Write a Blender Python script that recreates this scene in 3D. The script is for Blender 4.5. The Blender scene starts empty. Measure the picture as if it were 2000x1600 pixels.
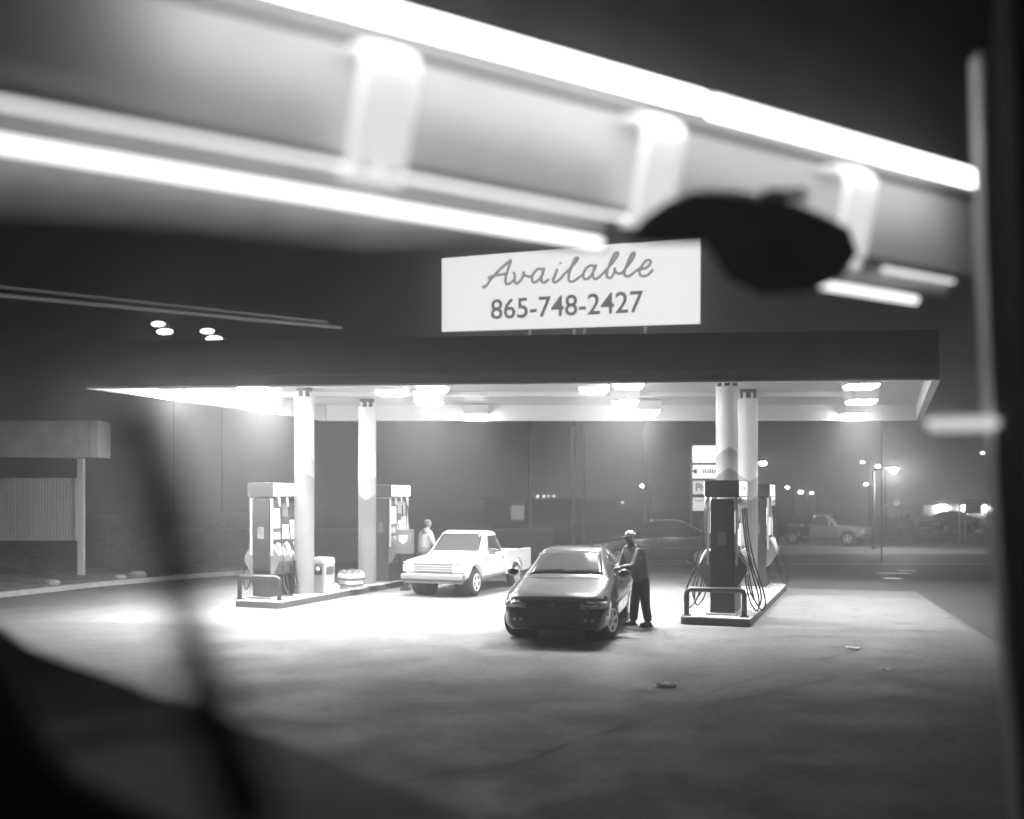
import bpy, bmesh, math, random
from mathutils import Vector, Matrix
R = math.radians
random.seed(7)
S = bpy.context.scene
C = S.collection

# ---------------------------------------------------------------- camera, sky, exposure
H, F, HZ = 2.4, 1900.0, 970.0            # eye height, focal length and horizon (in the photo's 2000 px frame)
cd = bpy.data.cameras.new("camera"); cam = bpy.data.objects.new("camera", cd); C.objects.link(cam)
cam.location = (0, 0, H); cam.rotation_euler = (R(90), 0, 0)
cd.sensor_width = 36; cd.lens = 36 * F / 2000; cd.shift_y = (HZ - 800) / 2000
cd.clip_start = 0.05; cd.clip_end = 1500
cd.dof.use_dof = True; cd.dof.focus_distance = 19.5; cd.dof.aperture_fstop = 0.55
S.camera = cam
W = bpy.data.worlds.new("World"); S.world = W; W.use_nodes = True
wn, wl = W.node_tree.nodes, W.node_tree.links
bg = wn["Background"]
sky = wn.new("ShaderNodeTexSky"); sky.sky_type = 'NISHITA'; sky.sun_disc = False
sky.sun_elevation = R(-6); sky.sun_rotation = R(200)
bw = wn.new("ShaderNodeRGBToBW"); wl.new(sky.outputs[0], bw.inputs[0]); wl.new(bw.outputs[0], bg.inputs[0])
bg.inputs[1].default_value = 0.05
S.view_settings.view_transform = 'Standard'; S.view_settings.look = 'None'
S.view_settings.exposure = 1.2; S.view_settings.gamma = 1
cy = S.cycles
cy.use_denoising = True; cy.max_bounces = 6; cy.diffuse_bounces = 3; cy.glossy_bounces = 3
cy.transmission_bounces = 4; cy.volume_bounces = 0; cy.transparent_max_bounces = 6
cy.sample_clamp_indirect = 4; cy.use_light_tree = True
cy.caustics_reflective = False; cy.caustics_refractive = False

# ---------------------------------------------------------------- helpers
def P(px, py, Z):
    return Vector(((px - 1000) / F * Z, Z, H + (HZ - py) / F * Z))
def G(px, py, z=0.0):                     # a pixel on the ground
    Z = (H - z) * F / (py - HZ)
    return Vector(((px - 1000) / F * Z, Z, z))

MATS = {}
def mat(name, g=0.5, rough=0.6, metal=0.0, emit=0.0, var=0.0, vscale=4.0, bump=0.0, bscale=30.0, coat=0.0,
        trans=0.0, stretch=None, alpha=1.0, spec=0.5):
    if name in MATS: return MATS[name]
    m = bpy.data.materials.new(name); m.use_nodes = True
    n, l = m.node_tree.nodes, m.node_tree.links
    b = n["Principled BSDF"]
    b.inputs["Base Color"].default_value = (g, g, g, 1)
    b.inputs["Roughness"].default_value = rough; b.inputs["Metallic"].default_value = metal
    b.inputs["Coat Weight"].default_value = coat; b.inputs["Coat Roughness"].default_value = 0.08
    b.inputs["Transmission Weight"].default_value = trans
    b.inputs["Specular IOR Level"].default_value = spec
    if emit:
        b.inputs["Emission Color"].default_value = (1, 1, 1, 1); b.inputs["Emission Strength"].default_value = emit
    if var or bump:
        tc = n.new("ShaderNodeTexCoord"); mp = n.new("ShaderNodeMapping"); l.new(tc.outputs["Object"], mp.inputs[0])
        if stretch: mp.inputs["Scale"].default_value = stretch
    if var:
        a = n.new("ShaderNodeTexNoise"); a.inputs["Scale"].default_value = vscale; a.inputs["Detail"].default_value = 6
        l.new(mp.outputs[0], a.inputs["Vector"])
        r = n.new("ShaderNodeMapRange"); r.inputs[1].default_value = 0.3; r.inputs[2].default_value = 0.7
        r.inputs[3].default_value = g * (1 - var); r.inputs[4].default_value = g * (1 + var)
        l.new(a.outputs[0], r.inputs[0]); l.new(r.outputs[0], b.inputs["Base Color"])
    if bump:
        a2 = n.new("ShaderNodeTexNoise"); a2.inputs["Scale"].default_value = bscale; a2.inputs["Detail"].default_value = 4
        l.new(mp.outputs[0], a2.inputs["Vector"])
        bp = n.new("ShaderNodeBump"); bp.inputs["Strength"].default_value = bump; bp.inputs["Distance"].default_value = 0.02
        l.new(a2.outputs[0], bp.inputs["Height"]); l.new(bp.outputs[0], b.inputs["Normal"])
    MATS[name] = m
    return m

class MB:
    """collects shapes into one bmesh"""
    def __init__(s): s.b = bmesh.new()
    def face(s, pts):
        vs = [s.b.verts.new(p) for p in pts]
        try: s.b.faces.new(vs)
        except ValueError: pass
        return s
    def box(s, c, d, rz=0, rx=0, ry=0, bev=0.0, taper=1.0):
        m = Matrix.Translation(c) @ Matrix.Rotation(rz, 4, 'Z') @ Matrix.Rotation(ry, 4, 'Y') @ Matrix.Rotation(rx, 4, 'X')
        r = bmesh.ops.create_cube(s.b, size=1)
        for v in r['verts']:
            k = taper if v.co.z > 0 else 1
            v.co = Vector((v.co.x * d[0] * k, v.co.y * d[1] * k, v.co.z * d[2]))
        if bev:
            es = list({e for v in r['verts'] for e in v.link_edges})
            rr = bmesh.ops.bevel(s.b, geom=es, offset=bev, segments=2, affect='EDGES', profile=.6)
            vs = {v for f in rr['faces'] for v in f.verts} | {v for v in r['verts'] if v.is_valid}
        else: vs = r['verts']
        for v in vs: v.co = m @ v.co
        return s
    def bx(s, x0, x1, y0, y1, z0, z1, bev=0.0):
        return s.box(((x0+x1)/2, (y0+y1)/2, (z0+z1)/2), (abs(x1-x0), abs(y1-y0), abs(z1-z0)), bev=bev)
    def tube(s, pts, r, n=8, cap=True):
        pts = [Vector(p) for p in pts]
        rs = r if isinstance(r, (list, tuple)) else [r] * len(pts)
        rings = []; up = None
        for i, p in enumerate(pts):
            t = (pts[min(i+1, len(pts)-1)] - pts[max(i-1, 0)]).normalized()
            if up is None:
                up = Vector((0, 0, 1)) if abs(t.z) < .9 else Vector((0, 1, 0))
            a = t.cross(up).normalized(); c = a.cross(t).normalized(); up = c
            rings.append([s.b.verts.new(p + (a * math.cos(2*math.pi*k/n) + c * math.sin(2*math.pi*k/n)) * rs[i]) for k in range(n)])
        for i in range(len(rings)-1):
            for k in range(n):
                f = s.b.faces.new((rings[i][k], rings[i][(k+1) % n], rings[i+1][(k+1) % n], rings[i+1][k])); f.smooth = True
        if cap:
            s.b.faces.new(list(reversed(rings[0]))); s.b.faces.new(rings[-1])
        return s
    def lathe(s, prof, c=(0, 0, 0), axis='Z', n=32):
        """prof: (radius, height) pairs round an axis through c"""
        rings = []
        for r, h in prof:
            ring = []
            for k in range(n):
                a = 2*math.pi*k/n
                if axis == 'Z': v = (r*math.cos(a), r*math.sin(a), h)
                elif axis == 'X': v = (h, r*math.cos(a), r*math.sin(a))
                else: v = (r*math.sin(a), h, r*math.cos(a))
                ring.append(s.b.verts.new(Vector(c) + Vector(v)))
            rings.append(ring)
        for i in range(len(rings)-1):
            for k in range(n):
                f = s.b.faces.new((rings[i][k], rings[i][(k+1) % n], rings[i+1][(k+1) % n], rings[i+1][k])); f.smooth = True
        s.b.faces.new(list(reversed(rings[0]))); s.b.faces.new(rings[-1])
        return s
    def prism(s, pts, v):
        """polygon extruded along vector v"""
        v = Vector(v); a = [s.b.verts.new(Vector(p)) for p in pts]; c = [s.b.verts.new(Vector(p) + v) for p in pts]
        n = len(a)
        s.b.faces.new(a); s.b.faces.new(list(reversed(c)))
        for i in range(n): s.b.faces.new((a[i], c[i], c[(i+1) % n], a[(i+1) % n]))
        return s
    def ball(s, c, r, n=12):
        rr = r if isinstance(r, (tuple, list)) else (r, r, r)
        q = bmesh.ops.create_uvsphere(s.b, u_segments=n, v_segments=max(6, n//2+2), radius=1)
        for v in q['verts']:
            v.co = Vector((v.co.x*rr[0], v.co.y*rr[1], v.co.z*rr[2])) + Vector(c)
            for f in v.link_faces: f.smooth = True
        return s
    def build(s, name, m, parent=None, smooth=False):
        bmesh.ops.recalc_face_normals(s.b, faces=s.b.faces)
        if smooth:
            for f in s.b.faces: f.smooth = True
        me = bpy.data.meshes.new(name); s.b.to_mesh(me); s.b.free()
        if m: me.materials.append(m)
        o = bpy.data.objects.new(name, me); C.objects.link(o)
        if parent: o.parent = parent
        return o

def tag(o, label=None, cat=None, group=None, kind=None):
    if label: o['label'] = label
    if cat: o['category'] = cat
    if group: o['group'] = group
    if kind: o['kind'] = kind
    return o
def empty(name, loc=(0, 0, 0), rz=0.0, label=None, cat=None, group=None):
    o = bpy.data.objects.new(name, None); C.objects.link(o); o.empty_display_size = .2
    o.location = loc; o.rotation_euler = (0, 0, rz)
    return tag(o, label, cat, group)
def copy_tree(o, parent=None):
    c = o.copy(); C.objects.link(c); c.parent = parent
    for ch in o.children: copy_tree(ch, c)
    return c
def text_mesh(name, body, size, m, parent=None, loc=(0, 0, 0), rot=(R(90), 0, 0), sx=1.0, depth=.004, weight=0.0, align='CENTER'):
    cu = bpy.data.curves.new("tmp", 'FONT'); cu.body = body; cu.size = size; cu.extrude = depth; cu.offset = weight
    cu.align_x = align; cu.align_y = 'CENTER'
    t = bpy.data.objects.new("tmp", cu); C.objects.link(t)
    dg = bpy.context.evaluated_depsgraph_get()
    me = bpy.data.meshes.new_from_object(t.evaluated_get(dg)); me.name = name
    bpy.data.objects.remove(t)
    me.materials.clear(); me.materials.append(m)
    o = bpy.data.objects.new(name, me); C.objects.link(o)
    o.scale = (sx, 1, 1); o.location = loc; o.rotation_euler = rot
    if parent: o.parent = parent
    return o
def apply_mods(o):
    dg = bpy.context.evaluated_depsgraph_get()
    me = bpy.data.meshes.new_from_object(o.evaluated_get(dg)); o.modifiers.clear(); me.name = o.name; o.data = me
def cat_rom(pts, n=6):
    pts = [Vector(p) for p in pts]; out = []
    for i in range(len(pts)-1):
        p0, p1, p2, p3 = pts[max(i-1, 0)], pts[i], pts[i+1], pts[min(i+2, len(pts)-1)]
        for k in range(n):
            t = k/n
            out.append(.5*((2*p1) + (p2-p0)*t + (2*p0-5*p1+4*p2-p3)*t*t + (3*p1-p0-3*p2+p3)*t**3))
    return out + [pts[-1]]

# ---------------------------------------------------------------- ground
def ground_mat():
    m = mat("asphalt", .075, .8, var=.5, vscale=.35, bump=.5, bscale=60)
    return m
def concrete_mat(name, g, joints=True):
    m = bpy.data.materials.new(name); m.use_nodes = True
    n, l = m.node_tree.nodes, m.node_tree.links; b = n["Principled BSDF"]
    tc = n.new("ShaderNodeTexCoord")
    def noise(sc, det=6, st=None):
        a = n.new("ShaderNodeTexNoise"); a.inputs["Scale"].default_value = sc; a.inputs["Detail"].default_value = det
        if st:
            mp = n.new("ShaderNodeMapping"); mp.inputs["Scale"].default_value = st; mp.inputs["Rotation"].default_value = (0, 0, R(-20))
            l.new(tc.outputs["Object"], mp.inputs[0]); l.new(mp.outputs[0], a.inputs["Vector"])
        else: l.new(tc.outputs["Object"], a.inputs["Vector"])
        return a.outputs[0]
    def mr(x, a, c, d, e):
        r = n.new("ShaderNodeMapRange"); l.new(x, r.inputs[0])
        for i, v in enumerate((a, c, d, e)): r.inputs[i+1].default_value = v
        return r.outputs[0]
    def mul(a, c):
        q = n.new("ShaderNodeMath"); q.operation = 'MULTIPLY'; l.new(a, q.inputs[0]); l.new(c, q.inputs[1]); return q.outputs[0]
    v = mul(mr(noise(.35, 4), .35, .65, g*.86, g*1.08), mr(noise(.22, 5, (.35, 1.6, 1)), .38, .6, .86, 1.05))
    v = mul(v, mr(noise(9, 6), .3, .7, .72, 1.2))
    v = mul(v, mr(noise(1.7, 8), .56, .66, 1.0, .72))
    v = mul(v, mr(noise(4.3, 3), .66, .72, 1.0, .6))
    v = mul(v, mr(noise(70, 2), .3, .75, .86, 1.1))
    l.new(v, b.inputs["Base Color"])
    l.new(mr(noise(1.1, 4), .35, .65, .62, .8), b.inputs["Roughness"])
    bp = n.new("ShaderNodeBump"); bp.inputs["Strength"].default_value = .35; bp.inputs["Distance"].default_value = .01
    l.new(noise(90, 3), bp.inputs["Height"]); l.new(bp.outputs[0], b.inputs["Normal"])
    return m
tag(MB().face([(-400, -60, -.012), (400, -60, -.012), (400, 700, -.012), (-400, 700, -.012)]).build("ground", mat("dirt", .05, .9, var=.5, vscale=.2, bump=.4)), kind='structure')
fore = [(-26, -4, -.004), (4.3, -4, -.004), (6.2, 8, -.004), (7.5, 14.25, -.004), (10.2, 24.6, -.004), (7, 25.6, -.004), (5, 31, -.004), (-8.3, 31, -.004), (-12.1, 23, -.004), (-26, 16, -.004)]
tag(MB().face(fore).build("forecourt", concrete_mat("worn_asphalt", .15)), kind='structure')
pad = [(-9.5, 18.6, 0), (-2, 18.1, 0), (8.2, 17.4, 0), (9.6, 22.6, 0), (9.2, 23.4, 0), (4.5, 24.3, 0), (4.5, 27.5, 0), (-7, 28.5, 0)]
tag(MB().face(pad).build("canopy_pavement", concrete_mat("pad_concrete", .19)), kind='structure')
# road and far lot
tag(MB().face([(-60, 29.5, -.008), (90, 29.5, -.008), (90, 40.5, -.008), (-60, 40.5, -.008)]).build("road", concrete_mat("road_asphalt", .06)), kind='structure')
tag(MB().face([(8, 40.5, -.008), (90, 40.5, -.008), (90, 66, -.008), (8, 66, -.008)]).build("parking_lot", concrete_mat("lot_asphalt", .3)), kind='structure')
ln = MB().face([(5, 34.6, -.004), (60, 34.6, -.004), (60, 34.78, -.004), (5, 34.78, -.004)])
for x0, x1, y in ((1722, 1772, 1119.5), (1760, 1779, 1114.8), (1732, 1752, 1129.5)):
    a, b_ = G(x0, y+1.3, -.004), G(x1, y-1.3, -.004)
    ln.face([(a.x, a.y, -.004), (b_.x, a.y, -.004), (b_.x, b_.y, -.004), (a.x, b_.y, -.004)])
tag(ln.build("road_marking", mat("road_paint", .75, .6, var=.15)), kind='structure')
# cracks and joints in the pavement
cr = MB()
def crack(pix, w):
    pts = [G(x, y, .003) for x, y in pix]; q = []
    for i in range(len(pts)-1):
        k = max(2, int((pts[i+1]-pts[i]).length / .25))
        for j in range(k): q.append(pts[i].lerp(pts[i+1], j/k) + Vector((random.uniform(-.03, .03), random.uniform(-.03, .03), 0)))
    q.append(pts[-1])
    for i in range(len(q)-1):
        t = (q[i+1]-q[i]).normalized(); s_ = Vector((-t.y, t.x, 0)); w0 = w*random.uniform(.5, 1.2)
        cr.face([q[i]-s_*w0, q[i+1]-s_*w0, q[i+1]+s_*w0, q[i]+s_*w0])
crack([(600, 1580), (720, 1545), (770, 1535), (830, 1518), (900, 1505), (1010, 1488), (1080, 1465), (1180, 1430), (1290, 1400), (1420, 1370), (1560, 1340), (1640, 1320)], .011)
crack([(1180, 1432), (1300, 1385), (1440, 1335), (1560, 1300), (1700, 1262)], .007)
crack([(1180, 1245), (1400, 1250), (1560, 1243), (1850, 1248)], .010)
tag(cr.build("pavement_crack", mat("crack_filler", .02, .7)), kind='structure')
# kerb along the left edge and grass bank behind it
kb = MB(); kp = [G(-400, 1192), G(0, 1168), G(200, 1146), G(330, 1134), G(480, 1122), G(560, 1116), G(640, 1113)]
kp = [Vector((p.x, p.y, 0)) for p in kp]
for i in range(len(kp)-1):
    a, b_ = kp[i], kp[i+1]; t = (b_-a).normalized(); s_ = Vector((-t.y, t.x, 0))
    kb.prism([a, b_, b_+s_*.18, a+s_*.18], (0, 0, .13))
tag(kb.build("kerb", mat("kerb_concrete", .42, .8, var=.2, bump=.3)), kind='structure')
bank = MB()
top = [p + Vector((0, 0, .10)) + Vector((-t_, .35, 0)) for p, t_ in zip(kp, [.2]*len(kp))]
back = [p + Vector((-6, 22, 1.6)) for p in kp]
for i in range(len(kp)-1): bank.face([top[i], top[i+1], back[i+1], back[i]])
tag(bank.build("grass_bank", mat("dry_grass", .16, .95, var=.6, vscale=3, bump=1, bscale=25)), kind='structure')

# ---------------------------------------------------------------- canopy
white = mat("white_paint", .78, .45, var=.04)
dark = mat("dark_metal", .03, .45)
can = empty("gas_station_canopy", (0, 20, 4.4), label="long flat white lit canopy over the fuel pumps with a dark grey front fascia", cat="canopy")
def rel(o): o.location = -o.parent.location; return o
ZL, ZD, ZT = 4.47, 4.87, 5.32
fl, fr, br, bl = Vector((-8.0, 18.45, 0)), Vector((7.4, 17.1, 0)), Vector((10.9, 26.2, 0)), Vector((-5.0, 26.2, 0))
def at(p, z): return Vector((p.x, p.y, z))
dk = MB(); dk.prism([at(fl, ZD), at(fr, ZD), at(br, ZD), at(bl, ZD)], (0, 0, .08))
rel(dk.build("deck", mat("deck_panel", .72, .35, var=.06, vscale=1.5, stretch=(.2, 3, 1)), can))
rb = MB()
for k in range(1, 44):
    t = k/44; a, b_ = at(fl.lerp(bl, t), ZD-.004), at(fr.lerp(br, t), ZD-.004)
    rb.prism([a, b_, b_+Vector((0, .02, 0)), a+Vector((0, .02, 0))], (0, 0, -.012))
rel(rb.build("deck_rib", mat("deck_rib", .6, .4), can))
def fascia(name, a, b_, m, m2):
    t = (b_-a).normalized(); n_ = Vector((t.y, -t.x, 0))
    f = MB().prism([at(a, ZL), at(b_, ZL), at(b_+n_*.1, ZL), at(a+n_*.1, ZL)], (0, 0, ZT-ZL))
    rel(f.build(name, m, can))
    lip = MB().prism([at(a-n_*.02, ZL-.03), at(b_-n_*.02, ZL-.03), at(b_+n_*.12, ZL-.03), at(a+n_*.12, ZL-.03)], (0, 0, .03))
    rel(lip.build("lip", white, can))
    inner = MB().prism([at(a-n_*.012, ZL), at(b_-n_*.012, ZL), at(b_-n_*.002, ZL), at(a-n_*.002, ZL)], (0, 0, ZD-ZL-.002))
    rel(inner.build("inner_fascia", white, can))
fm = mat("fascia_grey", .3, .4, var=.12, vscale=1)
fascia("fascia", fl, fr, fm, white); fascia("fascia", fr, br, fm, white); fascia("fascia", br, bl, fm, white); fascia("fascia", bl, fl, fm, white)
st = MB(); t = (fr-fl).normalized(); n_ = Vector((t.y, -t.x, 0))
for z in (4.62,):
    st.prism([at(fl+n_*.1, z), at(fr+n_*.1, z), at(fr+n_*.115, z), at(fl+n_*.115, z)], (0, 0, .04))
rel(st.build("fascia_stripe", mat("stripe", .36, .4), can))
# beams under the deck
bm_ = MB()
for Z0 in (19.9, 22.8):
    bm_.prism([(-7, Z0, ZD-.012), (8.3, Z0, ZD-.012), (8.3, Z0+.2, ZD-.012), (-7, Z0+.2, ZD-.012)], (0, 0, -.1))
rel(bm_.build("beam", white, can))

lens = mat("lamp_lens", .9, .3, emit=130.0); lens_mid = mat("lamp_lens_mid", .9, .3, emit=26.0); lens_dim = mat("lamp_lens_dim", .9, .3, emit=20.0)
housing = mat("lamp_housing", .75, .4)
LAMPS = [(348, 768), (500, 762), (525, 800), (765, 769), (845, 761), (838, 788), (932, 813), (1160, 763), (1228, 754), (1222, 788), (1265, 806), (1682, 756), (1682, 786), (1668, 812)]
lamp0 = None
for i, (x, y) in enumerate(LAMPS):
    Z = 2.15*F/(HZ-y); X = (x-1000)/F*Z
    if lamp0 is None:
        r = empty("canopy_lamp")
        MB().box((0, 0, .13), (.62, .62, .26), bev=.03, taper=1.12).build("housing", housing, r)
        MB().box((0, 0, -.035), (.5, .5, .07), bev=.03, taper=1.2).build("lens", None, r).data.materials.append(lens)
        lamp0 = r
    else:
        r = copy_tree(lamp0)
        if x > 700:
            for ch in r.children:
                if ch.name.startswith("lens"):
                    ch.data = ch.data.copy(); ch.data.materials[0] = lens_mid if x < 1400 else lens_dim
    r.location = (X, Z, 4.58); r.rotation_euler.z = -.08
    la = bpy.data.lights.new("light_source", 'AREA'); la.shape = 'SQUARE'; la.size = .46; la.spread = R(124 if x < 700 else 114)
    la.energy = 108 if x < 700 else 36 if x < 1000 else 20 if x < 1400 else 3
    lo = bpy.data.objects.new("light_source", la); C.objects.link(lo); lo.parent = r; lo.location = (0, 0, -.085)
    row = "front" if Z < 20.3 else "middle" if Z < 23.5 else "rear"
    side = ["at the far left end", "left of the left columns", "left of the left columns", "right of the planter's column", "above the white pickup's cab", "above the white pickup", "behind the white pickup",
            "above the dark sedan's left side", "above the dark sedan", "above the dark sedan", "above the man by the car", "right of the right columns", "right of the right columns", "right of the right columns"][i]
    tag(r, f"glaring square lamp in the {row} row under the canopy, {side}", "lamp", "lamps under the canopy")

# columns
def column(X, Y, z0, r, style, label):
    c = empty("canopy_column", (X, Y, 0), label=label, cat="column", group="round columns holding the canopy")
    up, lo = (3.05, 2.55) if style == 'up' else (2.55, 2.1)
    zt = ZD - .1
    n = 32
    def shell(name, m, zlo, zhi, rr):
        b = MB(); A = []; B = []
        for k in range(n):
            a = 2*math.pi*k/n; p = (rr*math.cos(a), rr*math.sin(a))
            A.append(b.b.verts.new((*p, zlo(a)))); B.append(b.b.verts.new((*p, zhi(a))))
        for k in range(n):
            f = b.b.faces.new((A[k], A[(k+1) % n], B[(k+1) % n], B[k])); f.smooth = True
        b.build(name, m, c)
    # chevron point faces the viewer; 'up' = dark point rises, 'down' = white point dips
    sg = 1 if style == 'up' else -1
    tri = lambda a: sg * (1 - 2*abs(((a + math.pi/2 + math.pi) % (2*math.pi)) - math.pi)/math.pi)
    h1, h2 = (3.2, 2.78) if style == 'up' else (2.95, 2.52)
    e1 = lambda a: h1 + .21*tri(a)
    e2 = lambda a: h2 + .21*tri(a)
    shell("lower_paint", mat("column_grey", .17, .4, var=.08), lambda a: z0, e2, r)
    shell("chevron_band", mat("column_light_grey", .4, .4, var=.06), e2, e1, r)
    shell("upper_paint", mat("column_white", .8, .3, var=.03), e1, lambda a: zt-.12, r)
    MB().lathe([(r*.8, zt-.12), (r*.8, ZD-.004)], n=24).build("collar", mat("collar_dark", .12, .5), c)
    nt = MB()
    for k in range(8):
        a = 2*math.pi*k/8 + .2
        nt.box((math.cos(a)*r*.95, math.sin(a)*r*.95, zt-.06), (.05, .05, .13), rz=a)
    nt.build("bracket", white, c)
    MB().lathe([(r+.05, z0), (r+.05, z0+.03), (r+.01, z0+.05)], n=32).build("base_plate", mat("column_base", .35, .6), c)
    return c
column(-4.72, 22.1, .15, .225, 'up', "leftmost round column, pale upward chevron, between the front left pump and the trash bin")
column(-3.66, 24.6, .15, .225, 'down', "round column with a white downward point behind the barrel planter")
column(4.42, 20.0, .15, .225, 'up', "round column with dark upward chevron rising behind the dark front pump")
column(5.43, 22.4, .3, .225, 'down', "rear right round column with a white downward point beside the rear right pump")

# ---------------------------------------------------------------- pump islands
ISL = 20.6
def island(X, Y, L, w, label):
    r = empty("pump_island", (X, Y, 0), -R(ISL), label=label, cat="kerb island", group="raised pump islands")
    n = 5; pts = []
    for (cx, cy_, a0) in ((w/2-.12, .12, -90), (w/2-.12, L-.12, 0), (-w/2+.12, L-.12, 90), (-w/2+.12, .12, 180)):
        for k in range(n+1):
            a = R(a0 + 90*k/n); pts.append((cx + .12*math.cos(a), cy_ + .12*math.sin(a)))
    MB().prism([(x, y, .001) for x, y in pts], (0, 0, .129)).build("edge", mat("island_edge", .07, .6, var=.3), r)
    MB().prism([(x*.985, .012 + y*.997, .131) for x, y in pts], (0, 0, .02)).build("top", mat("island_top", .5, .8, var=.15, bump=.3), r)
    return r
def guard(X, Y, w, label):
    r = empty("guard_rail", (X, Y, .15), -R(ISL)+.12, label=label, cat="guard rail", group="guard rails before the pumps")
    b = MB(); rr = .05
    pth = [(-w/2, 0, 0), (-w/2, 0, .42), (-w/2+.02, 0, .47), (-w/2+.07, 0, .5), (w/2-.07, 0, .5), (w/2-.02, 0, .47), (w/2, 0, .42), (w/2, 0, 0)]
    b.tube(pth, rr, 10)
    b.build("hoop", mat("rail_dark", .035, .45, var=.3), r)
    for x in (-w/2, w/2): MB().box((x, 0, .012), (.17, .17, .02)).build("foot_plate", dark, r)
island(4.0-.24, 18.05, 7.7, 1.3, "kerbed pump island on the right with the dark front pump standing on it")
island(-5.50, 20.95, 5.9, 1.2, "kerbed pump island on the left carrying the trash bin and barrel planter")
guard(3.82, 18.28, 1.06, "dark hoop guard rail before the dark right front pump")
guard(-5.5, 21.18, .95, "hoop guard rail before the left front pump")

def pump(X, Y, name_label, header_label, seed, bright):
    rnd = random.Random(seed)
    r = empty("fuel_pump", (X, Y, .15), -R(ISL), label=name_label, cat="fuel pump", group="fuel pumps on the two islands")
    w, L = .42, 1.05                    # across the lanes, along the island (origin at the near end)
    body = mat("pump_dark", .022, .45, var=.25, vscale=2)
    MB().bx(-w/2, w/2, 0, L, .62, 2.2, bev=.012).build("cabinet", body, r)
    MB().bx(-.23, .23, .03, L-.03, 0, .62, bev=.012).build("base", mat("pump_base", .03, .5, var=.2), r)
    hd = MB().bx(-.32, .32, -.03, L+.03, 2.24, 2.56, bev=.015).build("header", mat("header_dark", .03, .4), r)
    for s in (1, -1):
        hp = MB().bx(s*.322, s*.34, 0, L, 2.26, 2.54, bev=.006).build("header_panel", mat("header_lit", .85, .4, emit=.55), hd)
        text_mesh("lettering", "FUEL" if False else "SELF SERVE", .12, mat("header_text", .45, .5), hd, (s*.346, L/2, 2.40), (R(90), 0, R(90*s)), sx=1.0, depth=.002)
        # frame posts of the face
        for y in (.03, L-.03): MB().bx(s*.25, s*.29, y-.02, y+.02, .95, 2.24).build("face_post", mat("bright_trim", .8, .3, metal=.6), r)
        # flared nozzle cradle
        MB().prism([(s*.21, .04, .5), (s*.3, .04, .55), (s*.46, .04, .82), (s*.44, .04, .95), (s*.25, .04, 1.2), (s*.21, .04, 1.2)], (0, L-.08, 0)).build("cradle", mat("cradle_grey", .12, .4, var=.2), r)
        fp = MB().bx(s*.211, s*.225, .06, L-.06, 1.24, 2.16, bev=.004).build("face_panel", mat("face_dark", .09, .35), r)
        for (y0, y1, z0, z1, g, e) in ((.1, .42, 1.55, 1.98, .8, .5), (.5, .72, 1.3, 1.62, .75, .3), (.76, .95, 1.28, 1.72, .85, .5), (.12, .4, 1.3, 1.45, .5, .0), (.5, .95, 1.8, 2.1, .3, 0)):
            o = MB().bx(s*.226, s*.236, y0, y1, z0, z1, bev=.003).build("display", mat(f"display_{g}_{e}", g, .35, emit=e), fp)
        kp_ = MB()
        for iy in range(3):
            for iz in range(4): kp_.box((s*.24, .78+iy*.05, 1.74+iz*.03), (.008, .032, .02))
        kp_.build("keypad", mat("key_grey", .4, .5), fp)
        # nozzles and hoses
        for k in range(3):
            y = .2 + k*.32
            nz = MB()
            nz.tube([(s*.30, y, 1.22), (s*.36, y, 1.13), (s*.43, y, .98), (s*.46, y-.02, .86)], [.035, .045, .03, .012], 8)
            nz.tube([(s*.33, y, 1.12), (s*.42, y+.01, 1.12), (s*.49, y+.01, 1.0), (s*.48, y, .9)], .012, 6)
            nz.build("nozzle", mat("nozzle_light", .6, .35), r)
            hz = .25 + rnd.uniform(-.1, .12); fo = rnd.uniform(.05, .22); dy = rnd.uniform(-.12, .12)
            pts = cat_rom([(s*.33, y, 2.22), (s*.35, y+.03, 2.0), (s*.40, y+dy*.3, 1.5), (s*(.46+fo*.3), y+dy, .95), (s*(.52+fo), y+dy*1.3, hz+.15), (s*(.5+fo*.9), y+dy+.06, hz-.12), (s*(.44+fo*.4), y+dy+.08, hz+.05), (s*.42, y+.04, .6), (s*.41, y+.02, .88)], 6)
            MB().tube(pts, .015, 6).build("hose", mat("hose_black", .02, .4), r)
            MB().tube([(s*.33, y, 2.24), (s*.34, y+.01, 2.14), (s*.35, y+.02, 2.02)], [.02, .03, .018], 8).build("swivel", mat("bright_trim", .8, .3, metal=.6), r)
    # near end: sticker and card
    MB().box((0, -.004, 1.45), (.16, .008, .26), bev=.003).build("end_sticker", mat("sticker_grey", .12, .5, var=.4, vscale=8), r)
    MB().box((.02, -.006, 1.22), (.07, .012, .03)).build("lock", dark, r)
    MB().box((0, .5, .02), (.6, 1.15, .03)).build("plinth", mat("plinth_grey", .3, .7), r)
    return r
pump(3.98, 18.45, "dark fuel pump nearest the viewer on the right island, its dark end facing out", "", 3, .5)
pump(6.02, 23.95, "rear fuel pump right of the columns on the right island, pale header", "", 5, .5)
pump(-5.54, 21.45, "front fuel pump on the left island, hoses hanging by the leftmost column", "", 9, .5)
pump(-3.42, 25.3, "rear fuel pump on the left island, next to the white pickup's nose", "", 11, .5)

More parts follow.
